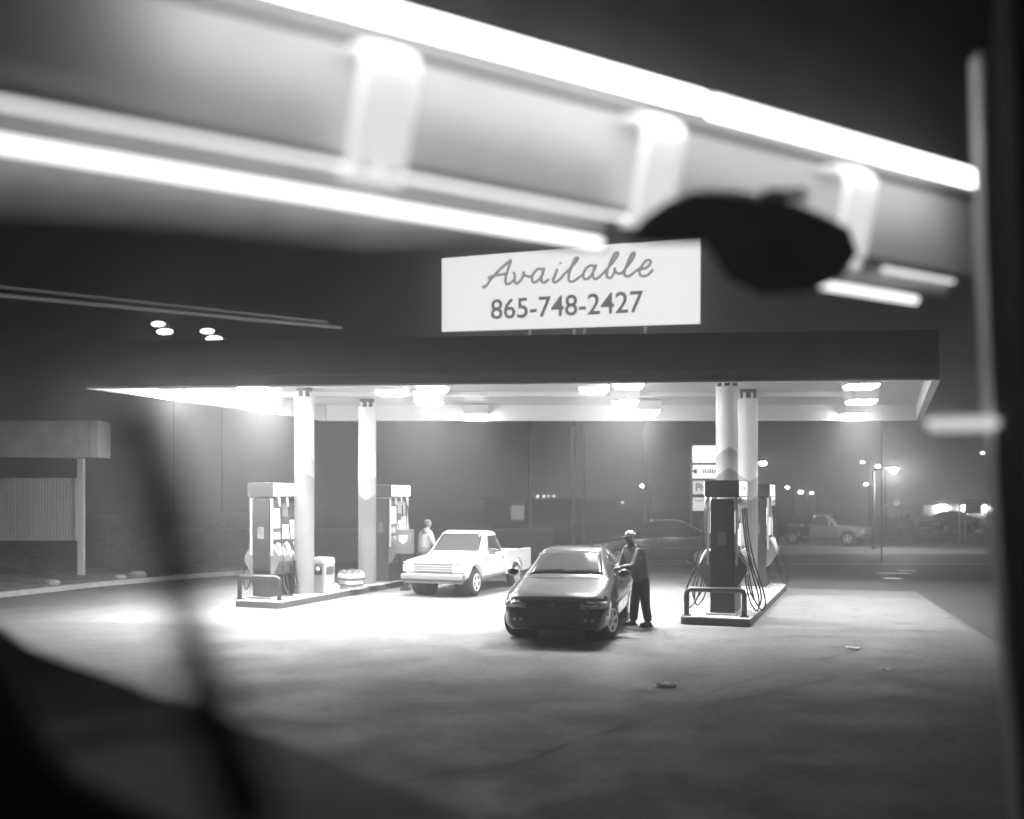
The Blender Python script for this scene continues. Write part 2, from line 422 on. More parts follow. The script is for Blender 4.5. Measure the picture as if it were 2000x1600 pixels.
# trash bin, planter, squeegee stand
def bin_(X, Y, z, label, w=.44, h=.86):
    r = empty("trash_bin", (X, Y, z), -R(ISL), label=label, cat="trash bin")
    MB().box((0, 0, h*.42), (w, w, h*.84), bev=.02).build("body", mat("bin_grey", .3, .6, var=.2, bump=.2), r)
    MB().box((0, 0, h*.88), (w+.03, w+.03, h*.16), bev=.03, taper=.9).build("lid", mat("bin_lid", .55, .5, var=.1), r)
    MB().box((0, -w/2-.004, h*.62), (w*.7, .02, h*.2), bev=.008).build("flap", mat("bin_flap", .08, .4), r)
    MB().box((w/2+.004, 0, h*.62), (.02, w*.7, h*.2), bev=.008).build("flap", mat("bin_flap", .08, .4), r)
    MB().ball((w*.1, -w/2-.03, h*.66), (.06, .03, .05), 8).build("bag_edge", mat("bag_white", .7, .3), r)
    return r
bin_(-4.46, 22.8, .15, "square grey trash bin on the left island right of the leftmost column")
pl = empty("barrel_planter", (-3.93, 23.75, .15), 0, label="half barrel wooden planter with low plants on the left island", cat="planter")
stv = MB(); n = 22
for k in range(n):
    a = 2*math.pi*k/n; d = 2*math.pi/n*.94
    prof = [(.27, 0), (.30, .12), (.325, .25), (.33, .37)]
    for (r0, z0), (r1, z1) in zip(prof, prof[1:]):
        stv.prism([(r0*math.cos(a), r0*math.sin(a), z0), (r0*math.cos(a+d), r0*math.sin(a+d), z0), ((r0-.03)*math.cos(a+d), (r0-.03)*math.sin(a+d), z0), ((r0-.03)*math.cos(a), (r0-.03)*math.sin(a), z0)], (0, 0, z1-z0+.0005))
stv.build("barrel", mat("barrel_wood", .6, .7, var=.3, vscale=6, stretch=(1, 1, .2)), pl)
MB().lathe([(.318, .10), (.322, .14)], n=32).build("hoop", mat("hoop_dark", .15, .4, metal=.5), pl)
MB().lathe([(.338, .25), (.342, .29)], n=32).build("hoop", mat("hoop_dark", .15, .4, metal=.5), pl)
fo = MB()
for k in range(420):
    a = random.uniform(0, 2*math.pi); q = .3*math.sqrt(random.random()); c = Vector((q*math.cos(a), q*math.sin(a), .35 + random.random()*.10))
    t1 = Vector((random.uniform(-1, 1), random.uniform(-1, 1), random.uniform(.1, 1))).normalized()*.035; t2 = Vector((random.uniform(-1, 1), random.uniform(-1, 1), 0)).normalized()*.014
    fo.face([c, c+t1*.5+t2, c+t1, c+t1*.5-t2])
fo.build("plants", mat("plant_leaf", .3, .6, var=.3), pl)
sq = empty("windshield_wash_stand", (-2.72, 24.9, 0), -.3, label="dark box stand with a pale shield sticker between the rear left pump and the pickup", cat="stand")
MB().box((0, 0, .55), (.1, .1, 1.1)).build("post", dark, sq)
MB().box((0, -.05, 1.25), (.42, .22, .62), bev=.02).build("box", mat("stand_box", .12, .5, var=.2), sq)
MB().prism([(-.12, -.166, 1.42), (.12, -.166, 1.42), (.11, -.166, 1.28), (0, -.166, 1.18), (-.11, -.166, 1.28)], (0, -.006, 0)).build("sticker", mat("sticker_pale", .6, .5), sq)
MB().box((0, 0, .03), (.22, .22, .06)).build("foot", dark, sq)

# ---------------------------------------------------------------- vehicles
def wheel(parent, x, y, r, w, side, rimg=.6, spokes=5):
    t = MB()
    t.lathe([(r*.62, -w/2), (r*.9, -w/2), (r*.98, -w*.38), (r, -w*.25), (r, w*.25), (r*.98, w*.38), (r*.9, w/2), (r*.62, w/2)], axis='X', n=36)
    o = t.build("wheel", mat("tyre", .025, .8, var=.3), parent); o.location = (x, y, r)
    b = MB(); ox = side*w*.36
    b.lathe([(r*.64, ox-.02), (r*.64, ox+side*.02+.02 if side > 0 else ox+.02), (r*.57, ox+.02)], axis='X', n=32) if False else None
    rr = r*.64
    n = 36
    # outer ring
    for k in range(n):
        a0, a1 = 2*math.pi*k/n, 2*math.pi*(k+1)/n
        pts = [(ox, rr*math.cos(a0), rr*math.sin(a0)), (ox, rr*math.cos(a1), rr*math.sin(a1)), (ox, rr*.85*math.cos(a1), rr*.85*math.sin(a1)), (ox, rr*.85*math.cos(a0), rr*.85*math.sin(a0))]
        b.prism(pts, (side*.045, 0, 0))
    for k in range(spokes):
        a = 2*math.pi*k/spokes + .3; ca, sa = math.cos(a), math.sin(a)
        def q(rad, off): return (ox+side*.01, rad*ca - off*sa, rad*sa + off*ca)
        b.prism([q(rr*.1, -rr*.17), q(rr*.88, -rr*.13), q(rr*.88, rr*.13), q(rr*.1, rr*.17)], (side*.03, 0, 0))
    b.lathe([(rr*.24, ox), (rr*.24, ox+side*.05), (rr*.1, ox+side*.06)], axis='X', n=16)
    ri = b.build("rim", mat(f"rim_{rimg}", rimg, .3, metal=.2), o)
    d = MB().lathe([(rr*.86, ox-side*.05), (rr*.86, ox-side*.04)], axis='X', n=24).build("brake_disc", mat("brake_dark", .05, .5), o)
    return o

class Shell:
    """car body as a smooth grid over hand-set cross-sections; S(s,t) is a point, parts are patches on it"""
    def __init__(s, rows, zs=1.0, ws=1.0): 
        s.rows = []
        for (y, zu, wm, zm, zb, wt, zt, wr, zr) in rows:
            s.rows.append([Vector((0, y, zu*1)), Vector((wm*.86*ws, y, zu)), Vector((wm*.97*ws, y, zu+.09)), Vector((wm*ws, y, zm*zs)), Vector((wt*ws, y, zb*zs)),
                           Vector((wr*ws, y, zr*zs)), Vector((wr*.62*ws, y, (zt*.88+zr*.12)*zs)), Vector((0, y, zt*zs))])
    def _row(s, i, t):
        r = s.rows[i]; k = min(int(t), 6); f = t-k
        g = lambda j: r[j] if 0 <= j <= 7 else (Vector((-r[6].x, r[6].y, r[6].z)) if j > 7 else r[0])
        p0, p1, p2, p3 = g(k-1), g(k), g(k+1), g(k+2)
        if k in (3, 4): # crease at the belt line
            if k == 4: p0 = p1*2-p2
            if k == 3: p3 = p2*2-p1
        if k == 0 or k == 1: return p1.lerp(p2, f)
        return .5*((2*p1)+(p2-p0)*f*.9+(2*p0-5*p1+4*p2-p3)*f*f*.9+(3*p1-p0-3*p2+p3)*f**3*.9 + (p2-p1)*f*.2) if False else p1.lerp(p2, f) + (0.18*f*(1-f))*((p1-p0)-(p3-p2))
    def S(s, u, t):
        n = len(s.rows); k = max(0, min(int(u), n-2)); f = u-k
        a = [s._row(max(0, min(n-1, k+d)), t) for d in (-1, 0, 1, 2)]
        p = a[1].lerp(a[2], f) + (0.16*f*(1-f))*((a[1]-a[0])-(a[3]-a[2]))
        return p
    def N(s, u, t):
        e = .02
        du = s.S(min(u+e, len(s.rows)-1), t)-s.S(max(u-e, 0), t); dt = s.S(u, min(t+e, 7))-s.S(u, max(t-e, 0))
        n = dt.cross(du)
        n = n.normalized() if n.length > 1e-9 else Vector((0, 0, 1))
        c = s.S(u, t)
        if n.dot(Vector((c.x, 0, c.z-.6))) < 0 and abs(n.y) < .9: n = -n
        if abs(n.y) >= .9: n = n if (n.y < 0) == (u < len(s.rows)/2) else -n
        return n
    def mesh(s, name, m, parent):
        nu = (len(s.rows)-1)*5; nt = 28
        b = bmesh.new(); g = []
        for i in range(nu+1):
            row = []
            for j in range(2*nt+1):
                t = 7*(1-abs(j-nt)/nt); p = s.S(i/5, t); sg = -1 if j < nt else 1
                row.append(b.verts.new((p.x*sg, p.y, p.z)))
            g.append(row)
        for i in range(nu):
            for j in range(2*nt):
                f = b.faces.new((g[i][j], g[i][j+1], g[i+1][j+1], g[i+1][j])); f.smooth = True
        b.faces.new(g[0]); b.faces.new(list(reversed(g[-1])))
        bmesh.ops.remove_doubles(b, verts=b.verts, dist=.0005)
        bmesh.ops.recalc_face_normals(b, faces=b.faces)
        me = bpy.data.meshes.new(name); b.to_mesh(me); b.free(); me.materials.append(m)
        o = bpy.data.objects.new(name, me); C.objects.link(o); o.parent = parent
        return o
    def patch(s, name, m, parent, u0, u1, t0, t1, side=0, off=.006, n=8, shape=None, th=.01):
        """side 0: spans both halves across the centre; +1/-1: one side. shape(a,b)->(a,b) warps the unit square"""
        b = MB(); A = []; B = []
        nn = n*2 if side == 0 else n
        for i in range(n+1):
            ra, rb_ = [], []
            for j in range(nn+1):
                a, c = i/n, j/nn
                if side == 0:
                    q = c*2-1; sg = -1 if q < 0 else 1; c2 = abs(q)
                    if shape: a, c2 = shape(a, c2)
                    t = t1 + (t0-t1)*c2
                else:
                    sg = side
                    if shape: a, c = shape(a, c)
                    t = t0+(t1-t0)*c
                u = u0+(u1-u0)*a
                p = s.S(u, t); nr = s.N(u, t); q1 = p+nr*off; q0 = p-nr*th
                ra.append(b.b.verts.new((q1.x*sg, q1.y, q1.z))); rb_.append(b.b.verts.new((q0.x*sg, q0.y, q0.z)))
            A.append(ra); B.append(rb_)
        for i in range(n):
            for j in range(nn):
                f = b.b.faces.new((A[i][j], A[i][j+1], A[i+1][j+1], A[i+1][j])); f.smooth = True
        for j in range(nn):
            b.b.faces.new((A[0][j], A[0][j+1], B[0][j+1], B[0][j])); b.b.faces.new((A[n][j], A[n][j+1], B[n][j+1], B[n][j]))
        for i in range(n):
            b.b.faces.new((A[i][0], A[i+1][0], B[i+1][0], B[i][0])); b.b.faces.new((A[i][nn], A[i+1][nn], B[i+1][nn], B[i][nn]))
        return b.build(name, m, parent)
def cut_wheels(o, ys, r, w):
    for y in ys:
        for s_ in (1, -1):
            c = MB().lathe([(r, -.25), (r, .25)], axis='X', n=40).build("cut", None)
            c.location = (s_*(w), y, r*.92)
            bpy.context.view_layer.update()
            md = o.modifiers.new("b", 'BOOLEAN'); md.operation = 'DIFFERENCE'; md.object = c; md.solver = 'EXACT'
            pm = o.parent; o.parent = None; bpy.context.view_layer.update()
            apply_mods(o); o.parent = pm
            bpy.data.objects.remove(c)
def arches(parent, ys, r, w):
    for y in ys:
        for s_ in (1, -1):
            o = MB().lathe([(r-.005, -.2), (r-.005, .10)], axis='X', n=32).build("wheel_well", mat("well_black", .01, .9), parent)
            o.location = (s_*(w-.22), y, r*.92); o.scale = (s_, 1, 1)

def nose_lamp(name, s_, x0, x1, zl, zh, m, par, zs, off=.014):
    """a lens that wraps round the nose of the sedan"""
    def yy(x, z):
        pts = [(0, -.004), (.5, -.002), (.62, .02), (.72, .065), (.80, .15), (.835, .22), (.87, .34)]
        for (a, c), (a2, c2) in zip(pts, pts[1:]):
            if a <= x <= a2: y = c+(c2-c)*(x-a)/(a2-a); break
        return y + max(0, z-.64)*.55 + max(0, .44-z)*.1
    b = MB(); n = 9; A = []; B = []
    for i in range(n+1):
        x = x0+(x1-x0)*i/n; ra = []; rb = []
        for j in range(5):
            z = zl(x)+(zh(x)-zl(x))*j/4; bulge = off*(.55+.45*math.sin(math.pi*j/4))
            ra.append(b.b.verts.new((s_*(x+bulge*.4), yy(x, z)-bulge, z*zs))); rb.append(b.b.verts.new((s_*x*.97, yy(x, z)+.03, z*zs)))
        A.append(ra); B.append(rb)
    for i in range(n):
        for j in range(4):
            f = b.b.faces.new((A[i][j], A[i][j+1], A[i+1][j+1], A[i+1][j])); f.smooth = True
        b.b.faces.new((A[i][0], A[i+1][0], B[i+1][0], B[i][0])); b.b.faces.new((A[i][4], A[i+1][4], B[i+1][4], B[i][4]))
    for j in range(4):
        b.b.faces.new((A[0][j], A[0][j+1], B[0][j+1], B[0][j])); b.b.faces.new((A[n][j], A[n][j+1], B[n][j+1], B[n][j]))
    return b.build(name, m, par)
SEDAN = [(0.00, .30, .60, .46, .64, .57, .69, .48, .675), (0.07, .24, .74, .48, .69, .70, .75, .58, .735), (.20, .21, .83, .50, .735, .785, .80, .66, .785), (.45, .20, .88, .52, .77, .835, .84, .71, .825),
         (.85, .20, .90, .55, .82, .86, .90, .73, .88), (1.22, .20, .91, .57, .865, .865, .955, .73, .94), (1.40, .20, .91, .58, .89, .865, .99, .72, .965),
         (2.15, .20, .91, .58, .94, .855, 1.39, .58, 1.33), (2.45, .20, .91, .58, .95, .85, 1.43, .585, 1.36), (3.15, .20, .91, .58, .96, .845, 1.41, .575, 1.35), (3.9, .20, .90, .58, .97, .83, 1.07, .64, 1.04),
         (4.35, .22, .88, .58, .96, .80, 1.04, .66, 1.01), (4.62, .25, .80, .58, .90, .72, .96, .60, .93), (4.72, .32, .66, .58, .72, .62, .76, .52, .74)]
def sedan(name, loc, rz, label, cat, paint, zs=1.0, detail=True, group=None, head=.0, tail=.0, rimg=.6, steer=0.0):
    r = empty(name, loc, rz, label, cat, group)
    sh = Shell(SEDAN, zs)
    body = sh.mesh("body", paint, r)
    cut_wheels(body, (.92, 3.72), .345, .86)
    arches(r, (.92, 3.72), .345, .86)
    gl = mat("car_glass", .03, .06, coat=.5, spec=.8)
    rnd = lambda a, c: (a, c*(1-.10*(1-a) ))
    sh.patch("windshield", gl, r, 6.06, 6.94, 5.25, 7, 0, shape=lambda a, c: (a, c*(1.0 if a < .97 else .97)))
    sh.patch("rear_window", gl, r, 9.1, 9.85, 5.3, 7, 0)
    for s_ in (1, -1):
        sh.patch("side_window", gl, r, 6.45, 8.0, 4.12, 4.86, s_, shape=lambda a, c: (a*.93+.07*a if a > .5 else a, c*min(1, .12+a*2.1)))
        sh.patch("side_window", gl, r, 8.08, 9.35, 4.12, 4.86, s_, shape=lambda a, c: (a, c*min(1, .25+(1-a)*2.2)))
        if detail:
            hl = nose_lamp("headlight", s_, .44, .845, lambda x: .565+.03*(x-.4), lambda x: .70-.05*(x-.44), mat("lamp_glass", .6, .12, coat=1, metal=.1, emit=head), r, zs)
            nose_lamp("reflector", s_, .50, .70, lambda x: .60, lambda x: .665, mat("reflector", .9, .2, metal=1), hl, zs, .022)
            nose_lamp("indicator", s_, .76, .85, lambda x: .585, lambda x: .67, mat("indicator", .8, .3), hl, zs, .024)
            for u in (6.05, 8.03, 9.2):
                sh.patch("door_seam", mat("seam", .01, .9), r, u, u+.02, 2.3, 3.98, s_, off=.002, n=6)
            sh.patch("side_moulding", mat("moulding", .06, .4, coat=.4), r, 5.2, 9.9, 2.85, 3.02, s_, off=.014)
            sh.patch("door_handle", mat("handle_dark", .08, .3, coat=1), r, 7.55, 7.8, 3.62, 3.74, s_, off=.03, n=4)
            sh.patch("taillight", mat("taillight", .12, .2, coat=1, emit=tail), r, 11.6, 12.5, 3.3, 3.9, s_, off=.01)
            nose_lamp("fog_light", s_, .50, .66, lambda x: .36, lambda x: .42, mat("lamp_glass", .6, .12, coat=1, metal=.1, emit=head), r, zs)
            nose_lamp("grille", s_, .07, .36, lambda x: .57+.05*x, lambda x: .645, mat("grille_black", .015, .5), r, zs)
            mi = MB(); mi.ball((s_*1.0, 1.62, 1.02*zs), (.11, .07, .075), 12); mi.build("mirror", paint, r)
    if detail:
        # lower intake, plate recess, emblem, wipers
        MB().bx(-.42, .42, -.012, .05, .3, .4, bev=.01).build("lower_intake", mat("grille_black", .015, .5), r)
        e = MB(); e.prism([(-.045, -.015, .66*zs), (-.008, -.02, .55*zs), (0, -.015, .65*zs)], (0, -.012, 0)); e.prism([(.045, -.015, .66*zs), (.008, -.02, .55*zs), (0, -.015, .65*zs)], (0, -.012, 0))
        e.build("emblem", mat("chrome", .8, .15, metal=1), r)
        wp = MB()
        for x0 in (-.55, .1):
            p = sh.S(6.15, 6.2); wp.tube([(x0, p.y-.02, p.z+.015), (x0+.5, p.y+.02, p.z+.03)], .008, 6)
        wp.build("wiper", mat("seam", .01, .9), r)
        MB().bx(-.5, .5, 2.35, 2.42, .9, 1.05).bx(-.62, -.12, 2.2, 2.35, .7, 1.15, bev=.03).bx(.12, .62, 2.2, 2.35, .7, 1.15, bev=.03).build("seat", mat("seat_grey", .1, .8), r)
    for (x, y, s_) in ((.77, .92, 1), (-.77, .92, -1), (.77, 3.72, 1), (-.77, 3.72, -1)):
        wo = wheel(r, x, y, .315, .21, s_, rimg=rimg)
        if steer and y < 2: wo.rotation_euler.z = steer
    return r

PICK = [(0.00, .42, .70, .60, .80, .70, .86, .64, .85), (0.05, .40, .765, .62, .84, .76, .905, .68, .89), (.5, .38, .80, .64, .87, .78, .94, .70, .925), (1.05, .36, .81, .64, .90, .79, .975, .70, .96), (1.20, .36, .81, .64, .92, .79, 1.0, .69, .985),
        (1.72, .36, .81, .64, .94, .785, 1.5, .58, 1.45), (1.95, .36, .81, .64, .945, .785, 1.535, .59, 1.485), (2.40, .36, .81, .64, .95, .785, 1.52, .585, 1.47), (2.52, .36, .81, .64, .95, .78, 1.45, .56, 1.40), (2.60, .36, .81, .64, .94, .78, .98, .66, .965)]
def pickup(name, loc, rz, label, paint, bedpaint=None, group=None, detail=True, head=.0):
    r = empty(name, loc, rz, label, "pickup truck", group)
    bedpaint = bedpaint or paint
    sh = Shell(PICK)
    cab = sh.mesh("cab", paint, r)
    cut_wheels(cab, (.72,), .40, .80)
    arches(r, (.72,), .40, .80)
    gl = mat("truck_glass", .05, .08, coat=.5, spec=.7)
    sh.patch("windshield", gl, r, 4.1, 4.93, 5.2, 7, 0)
    sh.patch("rear_window", gl, r, 7.98, 8.5, 5.3, 7, 0)
    for s_ in (1, -1):
        sh.patch("side_window", gl, r, 4.75, 7.3, 4.1, 4.85, s_, shape=lambda a, c: (a, c*min(1, .35+a*2.4)))
        if detail:
            for u in (4.2, 7.75): sh.patch("door_seam", mat("seam", .01, .9), r, u, u+.03, 2.1, 3.98, s_, off=.002, n=6)
            sh.patch("door_handle", mat("handle_dark", .08, .3, coat=1), r, 7.25, 7.6, 3.6, 3.72, s_, off=.025, n=4)
            MB().box((s_*.93, 1.42, 1.05), (.19, .08, .15), bev=.025).build("mirror", mat("mirror_black", .1, .4), r)
    # bed
    b = MB(); y0, y1, zb = 2.64, 4.52, .96
    for s_ in (1, -1):
        x1, x0 = s_*.815, s_*.75
        prof = [(y0, .40), (3.02, .40)]
        for k in range(9):
            a = math.pi - math.pi*k/8; prof.append((3.46+.42*math.cos(a), .40+.0+.42*math.sin(a)*.92))
        prof += [(y1, .44), (y1, zb), (y0, zb)]
        b.prism([(x1, y, z) for y, z in prof], (x0-x1, 0, 0))
        b.bx(min(s_*.83, s_*.72), max(s_*.83, s_*.72), y0, y1, zb+.001, zb+.03, bev=.008)
    b.bx(-.75, .75, y0, y0+.04, .5, zb-.002); b.bx(-.75, .75, y0+.04, y1, .50, .54)
    b.build("bed", bedpaint, r)
    tg = MB().bx(-.745, .745, y1-.05, y1+.01, .5, .95, bev=.01).build("tailgate", bedpaint, r)
    MB().bx(-.80, .80, y1+.02, y1+.14, .42, .56, bev=.02).build("rear_bumper", mat("bumper_chrome", .6, .3, metal=.8), r)
    # front: grille, headlamps, bumper
    if detail:
        MB().bx(-.5, .5, -.03, .03, .60, .80, bev=.008).build("grille", mat("grille_grey", .10, .5), r)
        g2 = MB()
        for z in (.645, .70, .755): g2.bx(-.5, .5, -.042, -.03, z-.009, z+.009)
        g2.build("grille_bar", mat("grille_bar", .4, .4), r)
        MB().bx(-.78, .78, -.035, .02, .805, .845, bev=.006).build("grille_header", mat("header_grey", .3, .4), r)
        for s_ in (1, -1):
            MB().box((s_*.61, -.012, .70), (.2, .06, .17), bev=.012).build("headlight", mat("pickup_headlamp", .9, .15, coat=1, emit=head), r)
            MB().box((s_*.755, .02, .70), (.07, .12, .17), bev=.012).build("corner_lamp", mat("corner_lamp", .55, .25, coat=.5), r)
        MB().box((0, -.04, .50), (1.62, .2, .13), bev=.03).box((0, .0, .40), (1.5, .16, .11), bev=.03).build("front_bumper", mat("bumper_grey", .16, .4, var=.1), r)
        MB().bx(-.5, .5, .2, .5, .36, .5).build("axle_shadow_tray", mat("well_black", .01, .9), r)
        MB().bx(-.62, .62, 2.2, 2.36, .9, 1.22, bev=.03).build("seat", mat("seat_light", .3, .8), r)
        MB().lathe([(.19, 0), (.2, .01), (.19, .02)], c=(.34, 1.55, 1.03), axis='Y', n=24).build("steering_wheel", mat("seat_grey", .1, .8), r)
    for (x, y, s_) in ((.70, .72, 1), (-.70, .72, -1), (.70, 3.46, 1), (-.70, 3.46, -1)):
        wheel(r, x, y, .335, .2, s_, rimg=.7)
    return r
dk_paint = mat("dark_car_paint", .06, .26, coat=1.0, metal=.3)
wh_paint = mat("white_truck_paint", .78, .3, coat=.6)
blk = mat("black_car_paint", .012, .2, coat=1.0)
gry = mat("grey_truck_paint", .3, .35, coat=.4)
sedan("sedan", (.66, 15.75, 0), -R(12), "dark glossy sedan parked in the middle facing the viewer, the man at its side", "car", dk_paint, zs=1.03, rimg=.9, steer=-R(18))
pickup("pickup_truck", (-1.86, 23.05, 0), -R(21), "white compact pickup facing the viewer by the left island", wh_paint)
sedan("station_wagon", (2.75, 34.4, 0), -R(90)+R(1), "dark car seen from its side on the road behind the standing man", "car", blk, zs=1.12, detail=True, rimg=.85)
bpy.context.view_layer.update()
pickup("pickup_truck", (17.3, 47.3, 0), R(52), "two-tone pickup with dark bed parked across the road in the far lot", gry, bedpaint=blk)
sedan("sedan", (27.2, 64.0, 0), -R(60), "dark car parked before the lit white building in the far lot", "car", blk, detail=True)
sedan("sedan", (22.2, 43.9, 0), -R(76), "black car at the right edge with two small bright lamps", "car", blk, detail=True)

# ---------------------------------------------------------------- people
def skin_body(name, joints, bones, m, parent, sub=2, root=0):
    b = bmesh.new(); vs = [b.verts.new(j[0]) for j in joints]
    for i, k in bones: b.edges.new((vs[i], vs[k]))
    me = bpy.data.meshes.new(name); b.to_mesh(me); b.free(); me.materials.append(m)
    o = bpy.data.objects.new(name, me); C.objects.link(o)
    md = o.modifiers.new("s", 'SKIN')
    lay = me.skin_vertices[0] if me.skin_vertices else None
    if lay is None:
        bpy.context.view_layer.update(); lay = me.skin_vertices[0]
    for i, (_, r_) in enumerate(joints):
        rr = r_ if isinstance(r_, tuple) else (r_, r_)
        lay.data[i].radius = rr; lay.data[i].use_root = (i == root)
    sb = o.modifiers.new("d", 'SUBSURF'); sb.levels = sub; sb.render_levels = sub
    md.use_smooth_shade = True
    apply_mods(o)
    me = o.data
    me.materials.clear(); me.materials.append(m)
    for p in me.polygons: p.use_smooth = True
    o.parent = parent
    return o
def person(loc, rz, label, jacket, pants, hairg, lean=.14, group=None, armout=.42):
    """faces local -Y; z up; 1.78 m"""
    r = empty("person", loc, rz, label, "person", group)
    sk = mat("skin", .22, .5, var=.1)
    V = lambda x, y, z: (x, y, z)
    L = lean
    hip, ch, nk, hd = (0, 0, .93), (0, -L*.75, 1.32), (0, -L-.01, 1.48), (0, -L-.06, 1.62)
    # body: head, neck, trunk, arms, hands, legs as one surface
    J = [((0, 0, .95), (.13, .10)), ((0, -L*.4, 1.15), (.13, .10)), ((0, -L*.8, 1.36), (.15, .10)), ((0, -L-.0, 1.50), (.055, .06)), ((0, -L-.05, 1.60), (.065, .08)), ((0, -L-.065, 1.69), (.07, .085)), ((0, -L-.06, 1.755), (.045, .05))]
    B = [(0, 1), (1, 2), (2, 3), (3, 4), (4, 5), (5, 6)]
    hands = []
    for s_, (el, wr) in ((1, ((.25, -L-.12, 1.12), (.17, -L-armout, 1.10))), (-1, ((-.27, -L-.05, 1.10), (-.22, -L-armout*.75, 1.02)))):
        i = len(J); sh_ = (s_*.19, -L*.85, 1.41)
        wrv, elv = Vector(wr), Vector(el); hd_ = (wrv-elv).normalized()
        J += [(sh_, .055), (el, .042), (wr, .028), (tuple(wrv+hd_*.06), (.034, .018))]
        B += [(2, i), (i, i+1), (i+1, i+2), (i+2, i+3)]
        hands.append((wrv+hd_*.07, hd_, s_))
    for s_, fy in ((1, .06), (-1, -.08)):
        i = len(J)
        J += [((s_*.10, 0, .86), .085), ((s_*.12, fy*.4-.03, .50), .058), ((s_*.14, fy, .09), .038), ((s_*.15, fy-.12, .04), (.035, .03))]
        B += [(0, i), (i, i+1), (i+1, i+2), (i+2, i+3)]
    body = skin_body("body", J, B, sk, r)
    # face
    fc = MB(); hc = Vector((0, -L-.06, 1.655))
    fc.ball(hc + Vector((0, -.088, -.005)), (.014, .022, .024), 8)
    fc.build("nose", sk, body)
    for s_ in (1, -1):
        MB().ball(hc + Vector((s_*.03, -.075, .018)), (.011, .008, .007), 8).build("eye", mat("eye_dark", .04, .3), body)
        MB().ball(hc + Vector((s_*.077, .005, -.005)), (.012, .02, .032), 8).build("ear", sk, body)
    MB().ball(hc + Vector((0, -.078, -.048)), (.024, .008, .006), 8).build("mouth", mat("lip_dark", .15, .5), body)
    # fingers
    for pos, d, s_ in hands:
        side = Vector((s_, 0, 0)); dn = Vector((0, 0, -1))
        f = MB()
        for k, ln_ in enumerate((.062, .07, .066, .052)):
            o_ = pos + side*(-.027+k*.018)
            f.tube([o_-d*.02, o_+d*ln_*.5+dn*.004, o_+d*ln_*.85+dn*.022, o_+d*ln_*.9+dn*.04], [.009, .0085, .008, .006], 6)
        o_ = pos - side*.035 - d*.03
        f.tube([o_, o_-side*.02+d*.03, o_-side*.018+d*.055+dn*.01], [.011, .009, .007], 6)
        f.build("fingers", sk, body, smooth=True)
    # jacket and trousers follow the body, a little wider
    J2 = [((0, .0, .79), (.205, .165)), ((0, -L*.25, 1.06), (.20, .165)), ((0, -L*.8, 1.34), (.22, .16)), ((0, -L*.95, 1.465), (.10, .095))]
    B2 = [(0, 1), (1, 2), (2, 3)]
    for s_, (el, wr) in ((1, ((.25, -L-.12, 1.12), (.17, -L-armout, 1.10))), (-1, ((-.27, -L-.05, 1.10), (-.22, -L-armout*.75, 1.02)))):
        i = len(J2); J2 += [((s_*.2, -L*.85, 1.395), .092), (el, .078), (tuple(Vector(el).lerp(Vector(wr), .88)), .058)]
        B2 += [(2, i), (i, i+1), (i+1, i+2)]
    jk = skin_body("jacket", J2, B2, jacket, r)
    MB().tube(cat_rom([(-.085, -L*.95+.02, 1.49), (-.06, -L-.085, 1.475), (0, -L-.11, 1.455), (.06, -L-.085, 1.475), (.085, -L*.95+.02, 1.49), (0, -L*.95+.085, 1.505), (-.085, -L*.95+.02, 1.49)], 4), .016, 6).build("collar", jacket, jk)
    J3 = [((0, 0, .86), (.155, .13)), ((0, 0, 1.0), (.14, .11))]; B3 = [(0, 1)]
    for s_, fy in ((1, .06), (-1, -.08)):
        i = len(J3); J3 += [((s_*.095, 0, .80), .118), ((s_*.12, fy*.4-.03, .47), .095), ((s_*.14, fy, .07), .082)]
        B3 += [(0, i), (i, i+1), (i+1, i+2)]
    skin_body("trousers", J3, B3, pants, r)
    for s_, fy in ((1, .06), (-1, -.08)):
        MB().ball((s_*.15, fy-.06, .045), (.055, .14, .05), 12).box((s_*.15, fy-.06, .013), (.1, .27, .024), bev=.006).build("shoe", mat("shoe_black", .02, .5), r)
    hr = MB(); hr.ball(hc + Vector((0, .026, .026)), (.086, .096, .094), 16)
    for k in range(420):
        a, e = random.uniform(0, 2*math.pi), random.uniform(.05, 1.5)
        n_ = Vector((math.cos(a)*math.cos(e), math.sin(a)*math.cos(e), math.sin(e)))
        if n_.y < -.6 and n_.z < .6: continue
        p = hc + Vector((0, .022, .035)) + Vector((n_.x*.083, n_.y*.095, n_.z*.085)); q = p + n_*.016 + Vector((0, .022, -.02))
        hr.tube([p-n_*.003, q], [.005, .002], 4)
    hr.build("hair", mat(f"hair_{hairg}", hairg, .7, var=.3, vscale=40), body)
    return r
person((2.40, 18.05, 0), R(-62), "grey-haired man in a dark jacket standing at the open side of the dark sedan", mat("jacket_dark", .13, .75, var=.3, vscale=8, bump=.4, bscale=14), mat("trousers_black", .025, .8, var=.2), .55, lean=.23)
person((-2.42, 26.6, 0), R(125), "person in a pale shirt standing behind the white pickup's cab", mat("shirt_pale", .6, .8, var=.1, bump=.3, bscale=14), mat("trousers_grey", .1, .8), .2, lean=.1)

